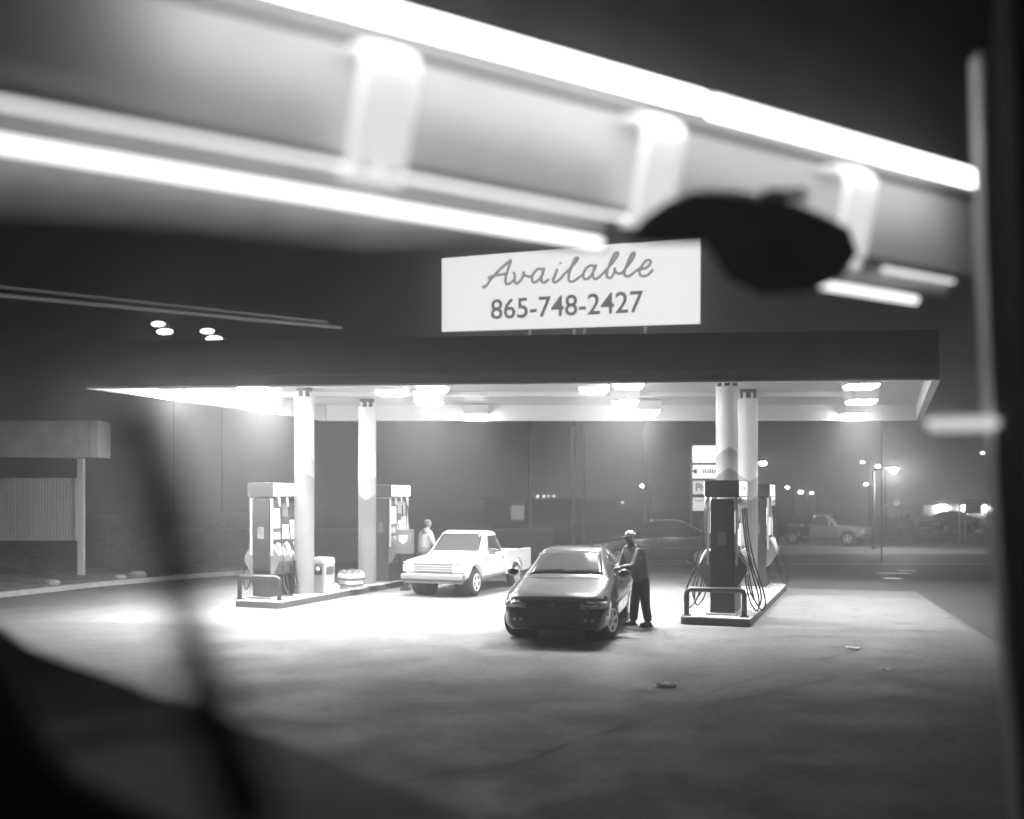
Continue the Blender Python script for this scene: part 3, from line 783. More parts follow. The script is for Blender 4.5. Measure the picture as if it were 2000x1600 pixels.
# ---------------------------------------------------------------- billboard
bb = empty("billboard", (1.5, 48, 9), 0, label="long white illuminated billboard with a phone number above the canopy", cat="billboard")
c_ = [P(863, 648, 51.5), P(1367, 632, 46.5), P(1368, 463, 46.5), P(863, 505, 51.5)]
u_ = (c_[1]-c_[0]); v_ = (c_[3]-c_[0]); nb = u_.cross(v_).normalized()      # towards the viewer
face = MB().prism(c_, nb*-.3); rel(face.build("panel", mat("billboard_face", .8, .7, emit=.6, var=.03, vscale=.4), bb))  # the board's lighting is put into its face as emission
def bbp(a, b_, off=.02):        # a,b in 0..1 on the board
    return c_[0].lerp(c_[1], a).lerp(c_[3].lerp(c_[2], a), b_) + nb*off
def board_uv(px, py):
    # invert the projection to board coordinates by iteration
    a, b_ = .5, .5
    for _ in range(30):
        p = bbp(a, b_, 0); x = 1000+p.x/p.y*F; y = HZ-(p.z-H)/p.y*F
        a += (px-x)/505; b_ -= (py-y)/156
    return a, b_
def stroke(b, pts, w):
    pts = cat_rom([(x, y, 0) for x, y in pts], 7)
    for i in range(len(pts)-1):
        p, q = pts[i], pts[i+1]; t = (q-p)
        if t.length < 1e-4: continue
        t.normalize(); s_ = Vector((-t.y, t.x, 0)); w0 = w
        quad = [p-s_*w0-t*w0*.3, q-s_*w0+t*w0*.3, q+s_*w0+t*w0*.3, p+s_*w0-t*w0*.3]
        f = []
        for v in quad:
            a, c2 = board_uv(v.x, v.y); f.append(bbp(a, c2, .03 + random.random()*.004))
        b.face(f)
# script word, traced letter by letter in the sign's own plane (pixel coordinates of the zoomed photo, 820+x/3.226)
def zz(l): return [(820+x/3.226, 400+y/3.226) for x, y in l]
word = MB()
for l in ([(395, 522), (420, 512), (450, 470), (500, 415), (545, 375), (575, 352), (560, 400), (545, 450), (540, 480), (548, 500), (565, 498), (590, 480)],
          [(432, 462), (470, 448), (520, 440), (556, 430)],
          [(590, 425), (600, 445), (598, 480), (610, 498), (635, 480), (652, 450), (655, 425), (662, 445), (690, 455), (705, 450)],
          [(772, 410), (750, 405), (725, 425), (708, 460), (715, 490), (745, 480), (775, 440), (785, 400), (770, 450), (768, 480), (785, 492), (815, 470)],
          [(868, 405), (852, 450), (840, 478), (855, 490), (885, 470), (910, 440)],
          [(886, 368), (890, 373)],
          [(905, 445), (950, 400), (990, 355), (998, 338), (980, 340), (955, 400), (940, 450), (942, 480), (965, 485), (1000, 462), (1030, 440)],
          [(1098, 390), (1075, 385), (1045, 408), (1030, 445), (1040, 470), (1070, 460), (1100, 415), (1110, 380), (1092, 430), (1095, 462), (1115, 468), (1150, 440)],
          [(1150, 440), (1200, 385), (1245, 325), (1248, 302), (1228, 312), (1200, 370), (1180, 430), (1182, 458), (1205, 460), (1225, 430), (1228, 400), (1235, 425), (1262, 435), (1285, 425)],
          [(1280, 425), (1320, 375), (1352, 325), (1352, 305), (1335, 315), (1305, 380), (1290, 430), (1300, 452), (1330, 445), (1360, 420), (1385, 405)],
          [(1385, 408), (1425, 400), (1455, 370), (1448, 350), (1422, 358), (1395, 395), (1385, 430), (1400, 450), (1435, 445), (1470, 410)]):
    stroke(word, zz(l), 3.0)
rel(word.build("script_lettering", mat("sign_grey", .33, .7, emit=.15), bb))  # letters glow too, standing in for the light on the board
# phone number: built-in font, laid on the board
def board_text(name, body, a0, a1, b0, b1, m):
    o = text_mesh(name, body, 1.0, m, None, sx=1, depth=0, weight=.014, align='LEFT')
    me = o.data; xs = [v.co.x for v in me.vertices]; ys = [v.co.y for v in me.vertices]
    for v in me.vertices:
        a = a0+(a1-a0)*(v.co.x-min(xs))/(max(xs)-min(xs)); b_ = b0[0]+(b0[1]-b0[0])*((a-a0)/(a1-a0)); t_ = b1[0]+(b1[1]-b1[0])*((a-a0)/(a1-a0))
        c2 = b_+(t_-b_)*(v.co.y-min(ys))/(max(ys)-min(ys))
        v.co = bbp(a, c2, .035)
    o.rotation_euler = (0, 0, 0); o.scale = (1, 1, 1); o.parent = bb; rel(o)
    return o
A0 = board_uv(959, 625); A1 = board_uv(1257, 611); T0 = board_uv(959, 585); T1 = board_uv(1257, 567)
board_text("phone_number", "865-748-2427", A0[0], A1[0], (A0[1], A1[1]), (T0[1], T1[1]), mat("sign_dark_grey", .16, .7, emit=.06))  # digits carry a little of the same painted glow
fm_ = MB()
for i in range(4):
    a, b_ = c_[i], c_[(i+1) % 4]; fm_.tube([a-nb*.1, b_-nb*.1], .05, 6)
rel(fm_.build("frame", mat("board_frame", .3, .6), bb))
for x, Z in ((1035, 50), (1122, 49.2), (1142, 49), (1262, 47.8)):
    t_ = P(x, 600, Z); rel(MB().box((t_.x, Z+.35, (t_.z)/2), (.16, .16, t_.z)).build("post", mat("post_steel", .35, .6), bb))

# ---------------------------------------------------------------- price sign pole and background
ps = empty("sign_pole", tuple(Vector((P(1352, 970, 38).x, 38, 0))), 0, label="lit roadside sign with stacked white panels beside the right column", cat="road sign")
o0 = Vector((P(1352, 970, 38).x, 38, 0))
def pp(x, y): return P(x, y, 38) - o0
def panel(x0, x1, y0, y1, e, name="sign_panel"):
    a, b_ = pp(x0, y1), pp(x1, y0)
    return MB().bx(a.x, b_.x, -.12, .12, a.z, b_.z, bev=.02).build(name, mat(f"sign_white_{e}", .8, .5, emit=e), ps)
MB().box((-.03, 0, pp(0, 868).z/2), (.09, .09, pp(0, 868).z)).box((2.0, 0, pp(0, 868).z/2), (.09, .09, pp(0, 868).z)).build("post", mat("sign_post", .5, .5), ps)
panel(1354, 1450, 871, 903, 1.1); panel(1354, 1450, 909, 934, 1.0); p3 = panel(1354, 1404, 940, 965, .35); panel(1354, 1376, 972, 998, .35); panel(1377.5, 1381, 972, 998, .3)
MB().bx(pp(1354, 0).x, pp(1450, 0).x, -.08, .08, pp(0, 908).z, pp(0, 904).z).bx(pp(1354, 0).x, pp(1450, 0).x, -.08, .08, pp(0, 939.5).z, pp(0, 935).z).build("divider", mat("divider_grey", .3, .5), ps)
tm = mat("sign_ink", .02, .6); tl = mat("sign_faint_ink", .45, .6)
text_mesh("sign_text", "Ph", .44, tm, p3, tuple(pp(1366, 953)+Vector((0, -.13, 0))), sx=.8, weight=.004)
sw = MB(); q = pp(1361, 921)
sw.prism([(q.x-.07+.11*math.cos(a), -.13, q.z+.10*math.sin(a)) for a in [R(k) for k in range(60, 301, 24)]], (0, -.01, 0))
sw.build("sign_emblem", mat("sign_mid_ink", .25, .6), ps)
for k in range(6):
    q = pp(1372+k*4.6, 921); MB().bx(q.x-.03, q.x+.03, -.135, -.122, q.z-.09, q.z+.09).build("sign_digit", tl if k < 3 else tm, ps)
for k in range(5):
    q = pp(1357+k*3.6, 978); MB().bx(q.x-.02, q.x+.02, -.135, -.122, q.z-.03, q.z+.03).build("small_letter", tl, ps)

LG = {}
def street_light(x, y, Z, e, size, label, group="street lamps in the distance", arm=.6):
    p = P(x, y, Z); r = empty("street_lamp", (p.x, Z, 0), 0, label, "street lamp", group)
    MB().tube([(arm, 0, 0), (arm, 0, p.z-.05)], [.09, .06], 8).tube([(arm, 0, p.z+.02), (0, 0, p.z+.08)], .04, 6).build("pole", mat("pole_grey", .2, .6), r)
    hdo = MB().box((0, 0, p.z+size*.55), (size*2.0, size*1.4, size*.35), bev=.02).build("head", mat("lamp_head", .3, .5), r)
    MB().ball((0, 0, p.z), (size, size*.7, size*.55), 12).build("bulb", mat(f"street_bulb_{e}", .8, .4, emit=e), r)
    return r
street_light(1745, 918, 44, 380, .20, "brightest street lamp right of the canopy end, over the far lot", arm=-.9)
street_light(1490, 905, 52, 80, .20, "bright street lamp just right of the rear right column", arm=-.5)
for (x, y, Z, e, s_, lb) in ((1715, 911, 80, 30, .2, "small street lamp left of the brightest one, far away"), (1685, 903, 90, 20, .18, "faint small street lamp, leftmost of three near the canopy's right end"),
        (1564, 961, 85, 40, .2, "street lamp low over the pale pickup in the far lot"), (1538, 952, 95, 18, .2, "tiny lamp left of the lamp over the far pickup"), (1585, 963, 95, 14, .16, "tiny lamp right of the lamp over the far pickup"),
        (1692, 946, 95, 8, .25, "dim lamp below the three small lamps at right"), (1256, 949, 80, 26, .22, "street lamp between the sedan's roof and the sign pole"),
        (1145, 978, 90, 30, .28, "far lamp just right of the thin centre poles"), (1920, 885, 90, 5, .25, "very dim lamp high at the far right")):
    street_light(x, y, Z, e, s_, lb)
# reflected lights, upper left, built as added twin flood lamps
for (pts, lb) in ((((309, 633), (322, 648)), "left pair of small reflected lights, built as floodlights, at upper left"), (((405, 647), (418, 662)), "right pair of small reflected lights, built as floodlights, at upper left")):
    Z = 46; a = P(*pts[0], Z); b_ = P(*pts[1], Z)
    r = empty("reflected_light_pole", (b_.x+.3, Z, 0), 0, lb, "reflected light", "pairs of reflected lights")
    MB().tube([(0, .3, 0), (0, .3, a.z+.2)], [.03, .02], 8).build("pole", mat("added_pole_mid", .3, .9), r)  # pole added to carry the reflected lights
    for p, s_ in ((a, .85), (b_, 1.0)):
        hdd = MB().box((p.x-b_.x-.3, .15, p.z), (.9*s_, .3, .34*s_), bev=.05).build("lamp_head", mat("pole_black", .01, .9), r)
        MB().ball((p.x-b_.x-.3, 0, p.z), (.40*s_, .12, .15*s_), 12).build("bulb", mat("reflected_bulb", .8, .4, emit=3.0, var=.3), hdd)  # bulb stands in for a reflected light
# oncoming cars far away
def far_car(x, y, Z, sep, e, label):
    p = P(x, y, Z); r = empty("distant_car", (p.x, Z, 0), 0, label, "car", "distant cars with headlights on")
    z = p.z
    b = MB(); b.box((0, 1.0, z+.02), (sep*1.25, 2.2, .5), bev=.12); b.box((0, 1.6, z+.5), (sep*1.0, 1.4, .5), bev=.15, taper=.85)
    b.build("body", mat("far_car_paint", .03, .4), r)
    w_ = MB()
    for s_ in (1, -1): w_.lathe([(.3, -.1), (.3, .1)], (s_*sep*.5, .8, .3), axis='X', n=14)
    w_.build("wheels_front", mat("tyre", .025, .8), r).name = "axle"
    for s_ in (1, -1): MB().ball((s_*sep*.5, -.1, z), (.16, .08, .18), 10).build("headlight", mat(f"headlamp_{e}", .8, .3, emit=e), r)
    return r
far_car(1077, 982, 120, .9, 60, "distant car with bright headlights, left one of the pair facing the viewer")
far_car(1097, 982, 120, .9, 60, "distant car with bright headlights, right one of the pair facing the viewer")
for (x, y, lb) in ((1056, 970, "dim distant headlights above and left of the bright pair"), (1076, 969, "dim distant headlights directly above the bright pair"), (1185, 982, "dim distant headlights left of the standing man's head, nearer the poles"), (1210, 981, "dim distant headlights left of the standing man's head, nearer him")):
    far_car(x, y, 190, 1.2, 12, lb)

# thin utility poles
def upole(x, ytop, Z, r_, label):
    p = P(x, ytop, Z); r = empty("utility_pole", (p.x, Z, 0), 0, label, "pole", "thin utility poles")
    MB().tube([(0, 0, 0), (0, 0, p.z)], [r_, r_*.8], 8).build("shaft", mat("pole_pale", .35, .7, var=.2), r)
    return r
upole(1035, 850, 44, .09, "thin pole rising behind the gap between pickup and sedan")
up = upole(1120, 835, 40, .09, "thin pole with a pale box rising behind the sedan's roof")
b_ = P(1120, 1016, 40); MB().box((0, -.12, b_.z), (.26, .12, .42), bev=.02).build("meter_box", mat("meter_pale", .5, .5), up)
upole(1722, 822, 36, .03, "very thin pole under the canopy's right end")
# left shed with fascia sign
sd = empty("roadside_shelter", (-13.2, 27, 0), 0, label="pale shelter with a banner fascia and slatted panel at the far left", cat="shelter")
def sp(x, y, Z=27): return P(x, y, Z) - Vector((-13.2, 27, 0))
a, b_ = sp(-160, 893), sp(178, 822)
MB().bx(a.x, b_.x, 0, .8, a.z, b_.z, bev=.01).build("fascia", mat("shelter_fascia", .6, .6, var=.2, vscale=2), sd)
a, b_ = sp(178.5, 893), sp(192, 821); MB().bx(a.x, b_.x, -.03, .83, a.z, b_.z).build("fascia_end", white, sd)
a, b_ = sp(152, 1142), sp(163, 896); MB().bx(a.x, b_.x, -.03, .12, 0, b_.z).build("post", white, sd)
a, b_ = sp(-160, 1056), sp(146, 934)
pnl = MB(); k = a.x
while k < b_.x-.03:
    pnl.bx(k, k+.05, .05, .09, a.z, b_.z); k += .085
pnl.build("slat_panel", mat("slat_grey", .7, .6, var=.1), sd)
MB().bx(a.x, b_.x, .1, .13, a.z, b_.z).build("back_board", mat("slat_back", .4, .7), sd)
a, b_ = sp(146.5, 1056), sp(150, 934); MB().bx(a.x, b_.x, -.02, .12, a.z, b_.z).build("panel_edge", white, sd)
a, b_ = sp(-160, 1130), sp(152, 1057); MB().bx(a.x, b_.x, .1, .2, 0, a.z).build("low_wall", mat("low_wall", .2, .8, var=.2, bump=.4), sd)

def leaf_mass(name, c, d, n, m, label, cat, size=.07, parts=True):
    r = empty(name, c, 0, label, cat)
    b = MB(); cl = [(Vector((random.uniform(-d[0], d[0])/2, random.uniform(-d[1], d[1])/2, random.uniform(.15, .9)*d[2])), random.uniform(.25, .5)) for _ in range(int(d[0]*5)+8)]
    for _ in range(n):
        cc, rr = random.choice(cl); p = cc + Vector((random.gauss(0, 1), random.gauss(0, .8), random.gauss(0, .8)))*rr*.5
        if p.z < .02: p.z = random.uniform(.02, .3)
        t1 = Vector((random.uniform(-1, 1), random.uniform(-1, 1), random.uniform(-.6, 1))).normalized()*size; t2 = t1.cross(Vector((random.uniform(-1, 1), random.uniform(-1, 1), random.uniform(-1, 1)))).normalized()*size*.4
        b.face([p, p+t1*.5+t2, p+t1, p+t1*.5-t2])
    b.build("foliage", m, r)
    s_ = MB()
    for cc, rr in cl[:24]: s_.tube([(cc.x*.8, cc.y*.8, 0), tuple(cc)], [.02, .008], 5)
    s_.build("stem", mat("twig", .08, .9), r)
    return r
lf = mat("hedge_leaf", .11, .7, var=.4, vscale=2)
leaf_mass("shrub", (-10.9, 28.5, .15), (2.2, 1.2, 1.0), 4200, lf, "low leafy shrub behind the left kerb nearest the shelter post", "shrub")
leaf_mass("shrub", (-9.4, 31.5, .15), (2.4, 1.3, 1.25), 5200, lf, "leafy shrub behind the kerb left of the front left pump", "shrub")
leaf_mass("shrub", (-13.6, 26.2, .1), (2.0, .6, .5), 2500, lf, "low weeds at the foot of the shelter wall", "shrub", size=.05)
for i, (x, y, s_, lb) in enumerate(((240, 1139, .16, "small pale rock left of the larger one on the kerb edge"), (275, 1135, .24, "larger pale rock on the left kerb edge"), (105, 1152, .2, "pale rock by the foot of the white shelter post"))):
    p = G(x, y+2)
    b = MB(); b.ball((0, 0, s_*.35), (s_, s_*.7, s_*.5), 10)
    for v in b.b.verts: v.co += Vector((random.uniform(-1, 1), random.uniform(-1, 1), random.uniform(-1, 1)))*s_*.1
    o = b.build("rock", mat("rock_pale", .45, .9, var=.3, bump=.5), None); o.location = (p.x-.2, p.y+.35, .1); tag(o, lb, "rock")
# low wall behind the left island
w_ = empty("boundary_wall", (-6, 36, 0), 0, "low plain wall in the haze behind the left pumps", "wall")
MB().bx(-7, 7.5, 0, .25, 0, 1.15).build("face", mat("wall_block", .12, .85, var=.25, bump=.4), w_)
MB().bx(-7.05, 7.55, -.05, .3, 1.151, 1.23).build("coping", mat("coping", .25, .8), w_)

# far buildings and lot things
fb = empty("white_building", (27.5, 72, 0), 0, "long low white building lit by wall lamps at the far right", "building")
def fp_(x, y, Z=70): return P(x, y, Z) - Vector((27.5, 72, 0))
a, b_ = fp_(1803, 1003), fp_(1955, 987)
MB().bx(a.x, b_.x, -2, 6, 0, b_.z).build("wall", mat("wall_white", .7, .7, var=.1, vscale=.6), fb)
MB().prism([(a.x-.3, -2.3, b_.z+.01), (a.x+1.2, -2.3, b_.z-.0+.02), (a.x+2.2, -2.3, b_.z+.25), (b_.x, -2.3, b_.z+.25), (b_.x, -2.3, b_.z+.012)], (0, 8.6, 0)).build("roof", mat("roof_white", .6, .6), fb)
for x in (1835, 1843, 1885, 1925):
    q = fp_(x, 992); MB().ball((q.x, -2.15, q.z), (.16, .12, .22), 10).build("wall_lamp", mat("wall_lamp", .8, .4, emit=45), fb)
for x in (1860, 1900, 1940):
    q = fp_(x, 1000); MB().bx(q.x-.05, q.x+.05, -2.04, -2.002, 0, q.z+.6).build("pilaster", mat("pilaster", .35, .7), fb)
leaf_mass("hedge", (28.5, 66, 0), (8, 1, 1.15), 4500, mat("hedge_black", .03, .8), "dark clipped hedge before the white building", "hedge", size=.12)
gs = empty("framed_sign", (P(1903, 970, 50).x, 50, 0), 0, "pale notice board hung in a tall pipe frame before the white building", "sign")
def gp(x, y): return P(x, y, 50) - Vector((P(1903, 970, 50).x, 50, 0))
MB().tube([tuple(gp(1874, 1090)), tuple(gp(1874, 984)), tuple(gp(1878, 978)), tuple(gp(1926, 978)), tuple(gp(1930, 984)), tuple(gp(1930, 1061))], .05, 8).build("pipe_frame", mat("pipe_pale", .5, .5), gs).location = (0, 0, 0)
MB().tube([tuple(gp(1885, 1059)), tuple(gp(1885, 995))], .05, 8).build("leg", mat("pipe_pale", .5, .5), gs)
a, b_ = gp(1885, 1003), gp(1916, 982); MB().bx(a.x, b_.x, -.05, .05, a.z, b_.z, bev=.01).build("board", mat("board_pale", .35, .6, var=.2), gs)
a, b_ = gp(1898, 997.5), gp(1907, 996); MB().bx(a.x, b_.x, -.065, -.052, a.z, b_.z).build("writing", mat("ink", .05, .6), gs)
def drum(x, y0, y1, x0, x1, lab, g):
    p = G(x, y1); Z = p.y; r_ = (x1-x0)/2/F*Z; h = (y1-y0)/F*Z
    o = empty("trash_barrel", (p.x, Z+r_, 0), 0, lab, "barrel")
    MB().lathe([(r_*.96, 0), (r_, h*.05), (r_, h*.32), (r_*1.02, h*.34), (r_, h*.36), (r_, h*.64), (r_*1.02, h*.66), (r_, h*.68), (r_, h*.93)], n=28).build("drum", mat(f"drum_{g}", g, .6, var=.3), o)
    MB().lathe([(r_*1.05, h*.93), (r_*1.05, h*.98), (r_*.7, h)], n=28).build("rim", mat(f"drum_rim_{g}", g*3, .5), o)
drum(1779, 1029, 1064, 1767, 1792, "dark ribbed barrel standing alone in the far lot", .05)
drum(1722, 1017, 1041, 1714, 1730, "paler barrel farther back, left of the dark barrel", .2)
for x, y0, y1, lb in ((1731, 990, 1050, "thin dark post left of the dark barrel"), (1829, 1020, 1051, "short thin post right of the dark barrel")):
    p = G(x, y1); h = (y1-y0)/F*p.y
    o = empty("bollard", (p.x, p.y, 0), 0, lb, "post"); MB().tube([(0, 0, 0), (0, 0, h)], .05, 8).build("shaft", mat("bollard_dark", .03, .6), o); MB().ball((0, 0, h), .055, 8).build("cap", mat("bollard_dark", .03, .6), o)
ss = empty("small_sign", (P(1751, 970, 60).x, 60, 0), 0, "small pale square sign high on a thin pole over the far lot", "sign")
q = P(1751, 982, 60).z
MB().tube([(0, .06, 0), (0, .06, q)], .04, 6).build("post", mat("bollard_dark", .03, .6), ss)
MB().box((0, 0, q), (.36, .05, .3), bev=.01).build("plate", mat("plate_pale", .5, .6, emit=.25), ss)
# dark roofs and trees far behind
hs = empty("dark_building", (4.5, 88, 0), 0, "low dark building with a pale roof edge behind the poles at centre", "building")
MB().bx(-7, 5, 0, 8, 0, 2.1).build("wall", mat("dark_wall", .06, .8, var=.2), hs)
MB().bx(-7.3, 5.3, -.3, 8.3, 2.101, 2.3).build("roof", mat("roof_edge", .25, .7), hs)
MB().bx(-4.6, -3.4, -.05, -.002, .3, 1.6).build("poster", mat("poster_pale", .4, .6, emit=.2), hs)

# ---------------------------------------------------------------- foreground: window reflections built as solid parts, and the window opening
D = Vector((.855, .518, 0)).normalized()
Y0 = 3.0
def Q(px, py, y0=Y0):
    """point seen at (px,py) on the vertical plane through (0,y0) along the reflected soffit's direction D"""
    k = (px-1000)/F; t = k*y0/(.855-.518*k); Y = y0+.518*t
    return Vector((.855*t, Y, H+(HZ-py)/F*Y))
def yl(y1000, px):      # a line of the reflected soffit given by its height at x=1000
    return 970-(970-y1000)*(4140-px)/3140
NB = Vector((.518, -.855, 0)).normalized()   # towards the viewer
so = empty("reflected_soffit", (0, 3, 3.5), 0, "blurred reflected ceiling, built as a solid soffit with bright fluorescent strips across the top of the view", "soffit")
def strip(name, pxs, y_top, y_bot, d0, d1, m, th=.03, parent=so):
    b = MB(); x0, x1 = pxs
    a = [Q(x0, yl(y_top, x0), d0), Q(x1, yl(y_top, x1), d0), Q(x1, yl(y_bot, x1), d1), Q(x0, yl(y_bot, x0), d1)]
    b.prism(a, NB*-th); return rel(b.build(name, m, parent))
pan = mat("soffit_panel", .6, .55, var=.12, vscale=1.2)
strip("panel", (-250, 1930), 128, 372, 3.12, 3.06, pan)  # panel of the reflected ceiling, built solid
strip("groove", (-250, 1930), 150, 162, 3.09, 3.09, mat("groove_dark", .12, .6), th=.02)
strip("groove", (-250, 1900), 366, 380, 3.04, 3.03, mat("groove_dark", .12, .6), th=.02)
strip("upper_panel", (300, 1930), -420, 62, 3.12, 3.12, mat("upper_dark", .05, .7, var=.2))
strip("lower_panel", (-250, 1180), 396, 434, 3.03, 3.03, mat("soffit_lower", .5, .6, var=.1))
strip("lower_panel", (1600, 1850), 396, 434, 3.03, 3.03, mat("soffit_lower", .5, .6, var=.1))
b = MB(); b.prism([Q(x, y) for x, y in ((-250, yl(455, -250)), (1190, yl(455, 1190)), (1130, 452), (850, 478), (700, 482), (300, 440), (-250, 400))], NB*-.03)
rel(b.build("reflected_board", mat("reflected_board", .4, .7, var=.2), so))
def glow_strip(x0, x1, y1000, d, r_, e, label):  # real tubes, and rail highlights painted as glow
    o = MB().tube([Q(x0, yl(y1000, x0), d), Q(x1, yl(y1000, x1), d)], r_, 12).build("tube_or_rail_glow", mat(f"tube_{e}", .9, .3, emit=e), None)
    tag(o, label, "light tube or rail glow", "fluorescent tubes and painted rail highlights of the reflected soffit"); return o
glow_strip(330, 1372, 97, 2.86, .027, 4.4, "thick fluorescent strip crossing the top middle of the picture")
glow_strip(1392, 1926, 100, 2.86, .033, 2.6, "thick fluorescent strip at upper right, ending at the dark window edge")
glow_strip(-250, 1235, 386, 2.99, .008, .6, "thin upper rail with its highlight put in as glow, running down to the middle bracket")  # this and the next two are rail highlights made to glow
glow_strip(1350, 1610, 384, 3.0, .005, .2, "dim thin rail highlight between the middle and right brackets")
glow_strip(1725, 1862, 392, 3.0, .008, .5, "short thin rail highlight right of the rightmost bracket")
glow_strip(-250, 1172, 447, 2.93, .0125, 1.3, "lower bright light strip ending at the billboard's top edge")
glow_strip(1590, 1788, 458, 3.0, .015, .8, "short lower light strip at right under the rightmost bracket")
# slim rails lower left, a reflected bright line put into their glow
tag(MB().tube([Q(-250, yl(672, -250), 11), Q(668, yl(672, 668), 11)], .012, 8).tube([Q(-250, yl(658, -250), 11), Q(640, yl(664, 640), 11)], .007, 8).build("slim_rail", mat("rail_glow", .7, .3, metal=.5, emit=.05)), "pair of slim rails with a painted glow crossing the black area at left", "rail")
# brackets
def bracket(xc, label):
    k = Q(xc, 300); dpt = k.y/3.0
    r = empty("soffit_bracket", tuple(Q(xc, yl(260, xc))), 0, label, "bracket", "white curved brackets on the soffit")
    o = r.location.copy(); w = .088
    prof = [(yl(402, xc), .0, 0), (yl(395, xc), .045, 0), (yl(300, xc), .075, .012), (yl(215, xc), .085, .03), (yl(180, xc), .06, .04), (yl(160, xc), .01, .042), (yl(154, xc), -.04, .042)]
    b = MB(); rows = []
    pts = cat_rom([Q(xc, y)+NB*of+D*sh_ for y, of, sh_ in prof], 5)
    for p in pts:
        rows.append([b.b.verts.new(p-o+D*s_*w+NB*e_) for s_, e_ in ((-1, -.02), (-.85, 0), (-.2, .012), (0, .004), (.2, .012), (.85, 0), (1, -.02))])
    for i in range(len(rows)-1):
        for j in range(6): b.b.faces.new((rows[i][j], rows[i][j+1], rows[i+1][j+1], rows[i+1][j]))
    ob = b.build("cover", mat("bracket_glow", .85, .35, emit=.30), r)  # part of the whiteness is painted as glow; no lamp inside
    md = ob.modifiers.new("s", 'SOLIDIFY'); md.thickness = .01
    for y_ in (yl(395, xc), yl(330, xc)):
        for s_ in (-.5, .5): MB().ball(Q(xc, y_)+NB*.06+D*s_*w-o, .01, 8).build("screw", mat("screw_dark", .2, .4), r)
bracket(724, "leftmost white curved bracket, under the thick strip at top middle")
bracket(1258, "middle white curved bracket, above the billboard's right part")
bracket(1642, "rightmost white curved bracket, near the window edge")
# reflected dark head with braid, built as a solid shape
def pillow(name, outline, y0, th, m):
    pts = [Q(x, y, y0) for x, y in outline]; c = sum(pts, Vector())/len(pts); b = MB(); rings = []
    for k in range(-4, 5):
        a = k/4*math.pi/2; s_ = max(.02, math.cos(a)**.6); rings.append([b.b.verts.new(c+(p-c)*s_+NB*th*math.sin(a)) for p in pts])
    n = len(pts)
    for i in range(8):
        for j in range(n):
            f = b.b.faces.new((rings[i][j], rings[i][(j+1) % n], rings[i+1][(j+1) % n], rings[i+1][j])); f.smooth = True
    b.b.faces.new(rings[0]); b.b.faces.new(list(reversed(rings[-1])))
    return b.build(name, m)
cap = empty("reflected_head", tuple(Q(1440, 440)), 0, "black rounded reflection of a head with a pale braid, built solid, above the billboard's right end", "reflection")  # cap is the reflected head, built as an added shape
o = pillow("head_shape", [(1225, 462), (1258, 425), (1300, 395), (1350, 376), (1410, 374), (1480, 386), (1540, 400), (1600, 425), (1650, 450), (1668, 500), (1640, 545), (1580, 572), (1500, 575), (1445, 550), (1415, 500), (1385, 452), (1300, 448)], 2.72, .10, mat("reflection_black", .004, 1.0, spec=0)); o.parent = cap; o.location = -cap.location
bd = MB()
for k in range(5):
    x = 1478+k*19; y = 384-(k % 2)*3
    bd.tube([Q(x, y+8, 2.55), Q(x+9, y-4, 2.53), Q(x+24, y-14, 2.55)], [.008, .013, .007], 8)
    bd.tube([Q(x+2, y-10, 2.55), Q(x+12, y, 2.54), Q(x+22, y+10, 2.55)], [.007, .011, .007], 8)
bd.tube([Q(1370, 372, 2.55), Q(1420, 376, 2.55), Q(1480, 390, 2.55)], .005, 6)
o = bd.build("reflected_braid", mat("reflection_pale", .85, .5), cap); o.location = -cap.location
# window opening: right pillar, and interior reflections built as sill and strap
wp = empty("window_pillar", tuple(Vector((1.5, 3.0, 0))), 0, "black window pillar along the right edge with a pale blurred trim", "window frame")
def px_prism(name, pts, Z, th, m, par):
    o = MB().prism([P(x, y, Z) for x, y in pts], (0, -th, 0)).build(name, m, par)
    if par: o.location = -par.location
    return o
px_prism("post", [(1938, -60), (1955, 400), (1975, 900), (1990, 1300), (1992, 1660), (2150, 1660), (2150, -60)], 3.0, .10, mat("pillar_black", .006, .9), wp)
px_prism("trim", [(1895, 120), (1905, 500), (1925, 900), (1952, 1300), (1978, 1640), (1996, 1640), (1988, 1300), (1972, 900), (1950, 400), (1932, 120)], 3.12, .06, mat("trim_pale", .8, .5, var=.1), wp)
px_prism("reflected_bar", [(1805, 818), (1925, 815), (1940, 828), (1925, 842), (1815, 842)], 3.1, .05, mat("bar_glow", .8, .5, emit=.28), wp)  # reflected bright band, built as an added glowing bar
sl = empty("reflected_sill", (-1, 1.5, 1.2), 0, "dark blurred reflection built as a padded sill in the lower left corner of the view", "sill")
tz = lambda y: 3.4-(y-1150)*.0028
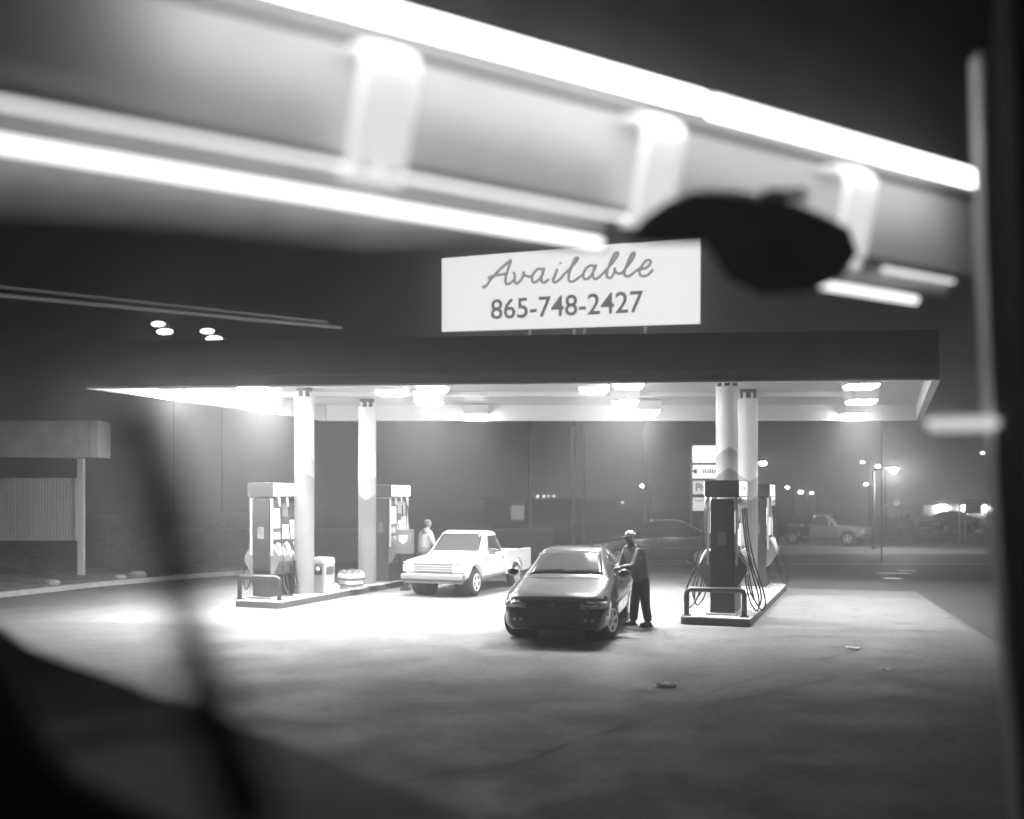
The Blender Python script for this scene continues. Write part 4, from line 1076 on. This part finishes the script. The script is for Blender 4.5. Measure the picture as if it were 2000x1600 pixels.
o = MB().prism([P(x, y, tz(y)) for x, y in [(-120, 1150), (0, 1225), (60, 1268), (380, 1385), (480, 1420), (560, 1450), (800, 1540), (930, 1600), (1000, 1680), (-120, 1680)]], (0, .12, -.12)).build("reflected_pad", mat("reflection_grey", .30, .7, var=.15), sl); o.location = -sl.location
px_prism("dark_edge", [(-120, 1180), (10, 1270), (50, 1360), (95, 1450), (160, 1515), (260, 1570), (420, 1640), (420, 1700), (-120, 1700)], 1.75, .05, mat("edge_black", .004, .9), sl)
stp = MB(); pts = cat_rom([P(x, y, .85) for x, y in ((255, 790), (285, 880), (315, 980), (335, 1080), (355, 1180), (385, 1290), (410, 1390), (450, 1490), (500, 1620))], 5)
n = len(pts); rs = [.019 if i < n*.5 else .019+.008*(i/n-.5)*2 for i in range(n)]
stp.tube(pts, rs, 12)
tag(stp.build("reflected_strap", mat("reflection_dark", .01, .8)), "dark blurred reflection built as a strap before the left side of the forecourt", "strap")

for x, y, w0, lb in ((1301, 1340, .09, "crumpled pale scrap of paper on the dark forecourt right of centre"), (1665, 1267, .07, "small pale scrap lying on the forecourt at right"), (1727, 1309, .05, "tiny scrap of litter nearest the right edge of the forecourt")):
    p = G(x, y); b = MB(); g0 = [[b.b.verts.new((w0*(i-2)*.7, w0*(j-1.5)*.6, .012+random.random()*w0*.35)) for j in range(4)] for i in range(5)]
    for i in range(4):
        for j in range(3): b.b.faces.new((g0[i][j], g0[i+1][j], g0[i+1][j+1], g0[i][j+1]))
    o = b.build("paper_scrap", mat("paper", .8, .8)); o.location = (p.x, p.y, 0); o.rotation_euler.z = random.random()*3
    tag(o, lb, "litter")
# ---------------------------------------------------------------- haze
hb = MB().bx(-75, 75, -6, 215, -1.2, 22).build("haze", None)  # haze added for lamp halos and the milky reflection at left
m = bpy.data.materials.new("haze"); m.use_nodes = True; n, l = m.node_tree.nodes, m.node_tree.links
n.remove(n["Principled BSDF"]); pv = n.new("ShaderNodeVolumePrincipled")
pv.inputs["Color"].default_value = (.9, .9, .9, 1); pv.inputs["Density"].default_value = .0122; pv.inputs["Anisotropy"].default_value = .75
l.new(pv.outputs[0], n["Material Output"].inputs["Volume"])
hb.data.materials.append(m); tag(hb, kind='stuff')
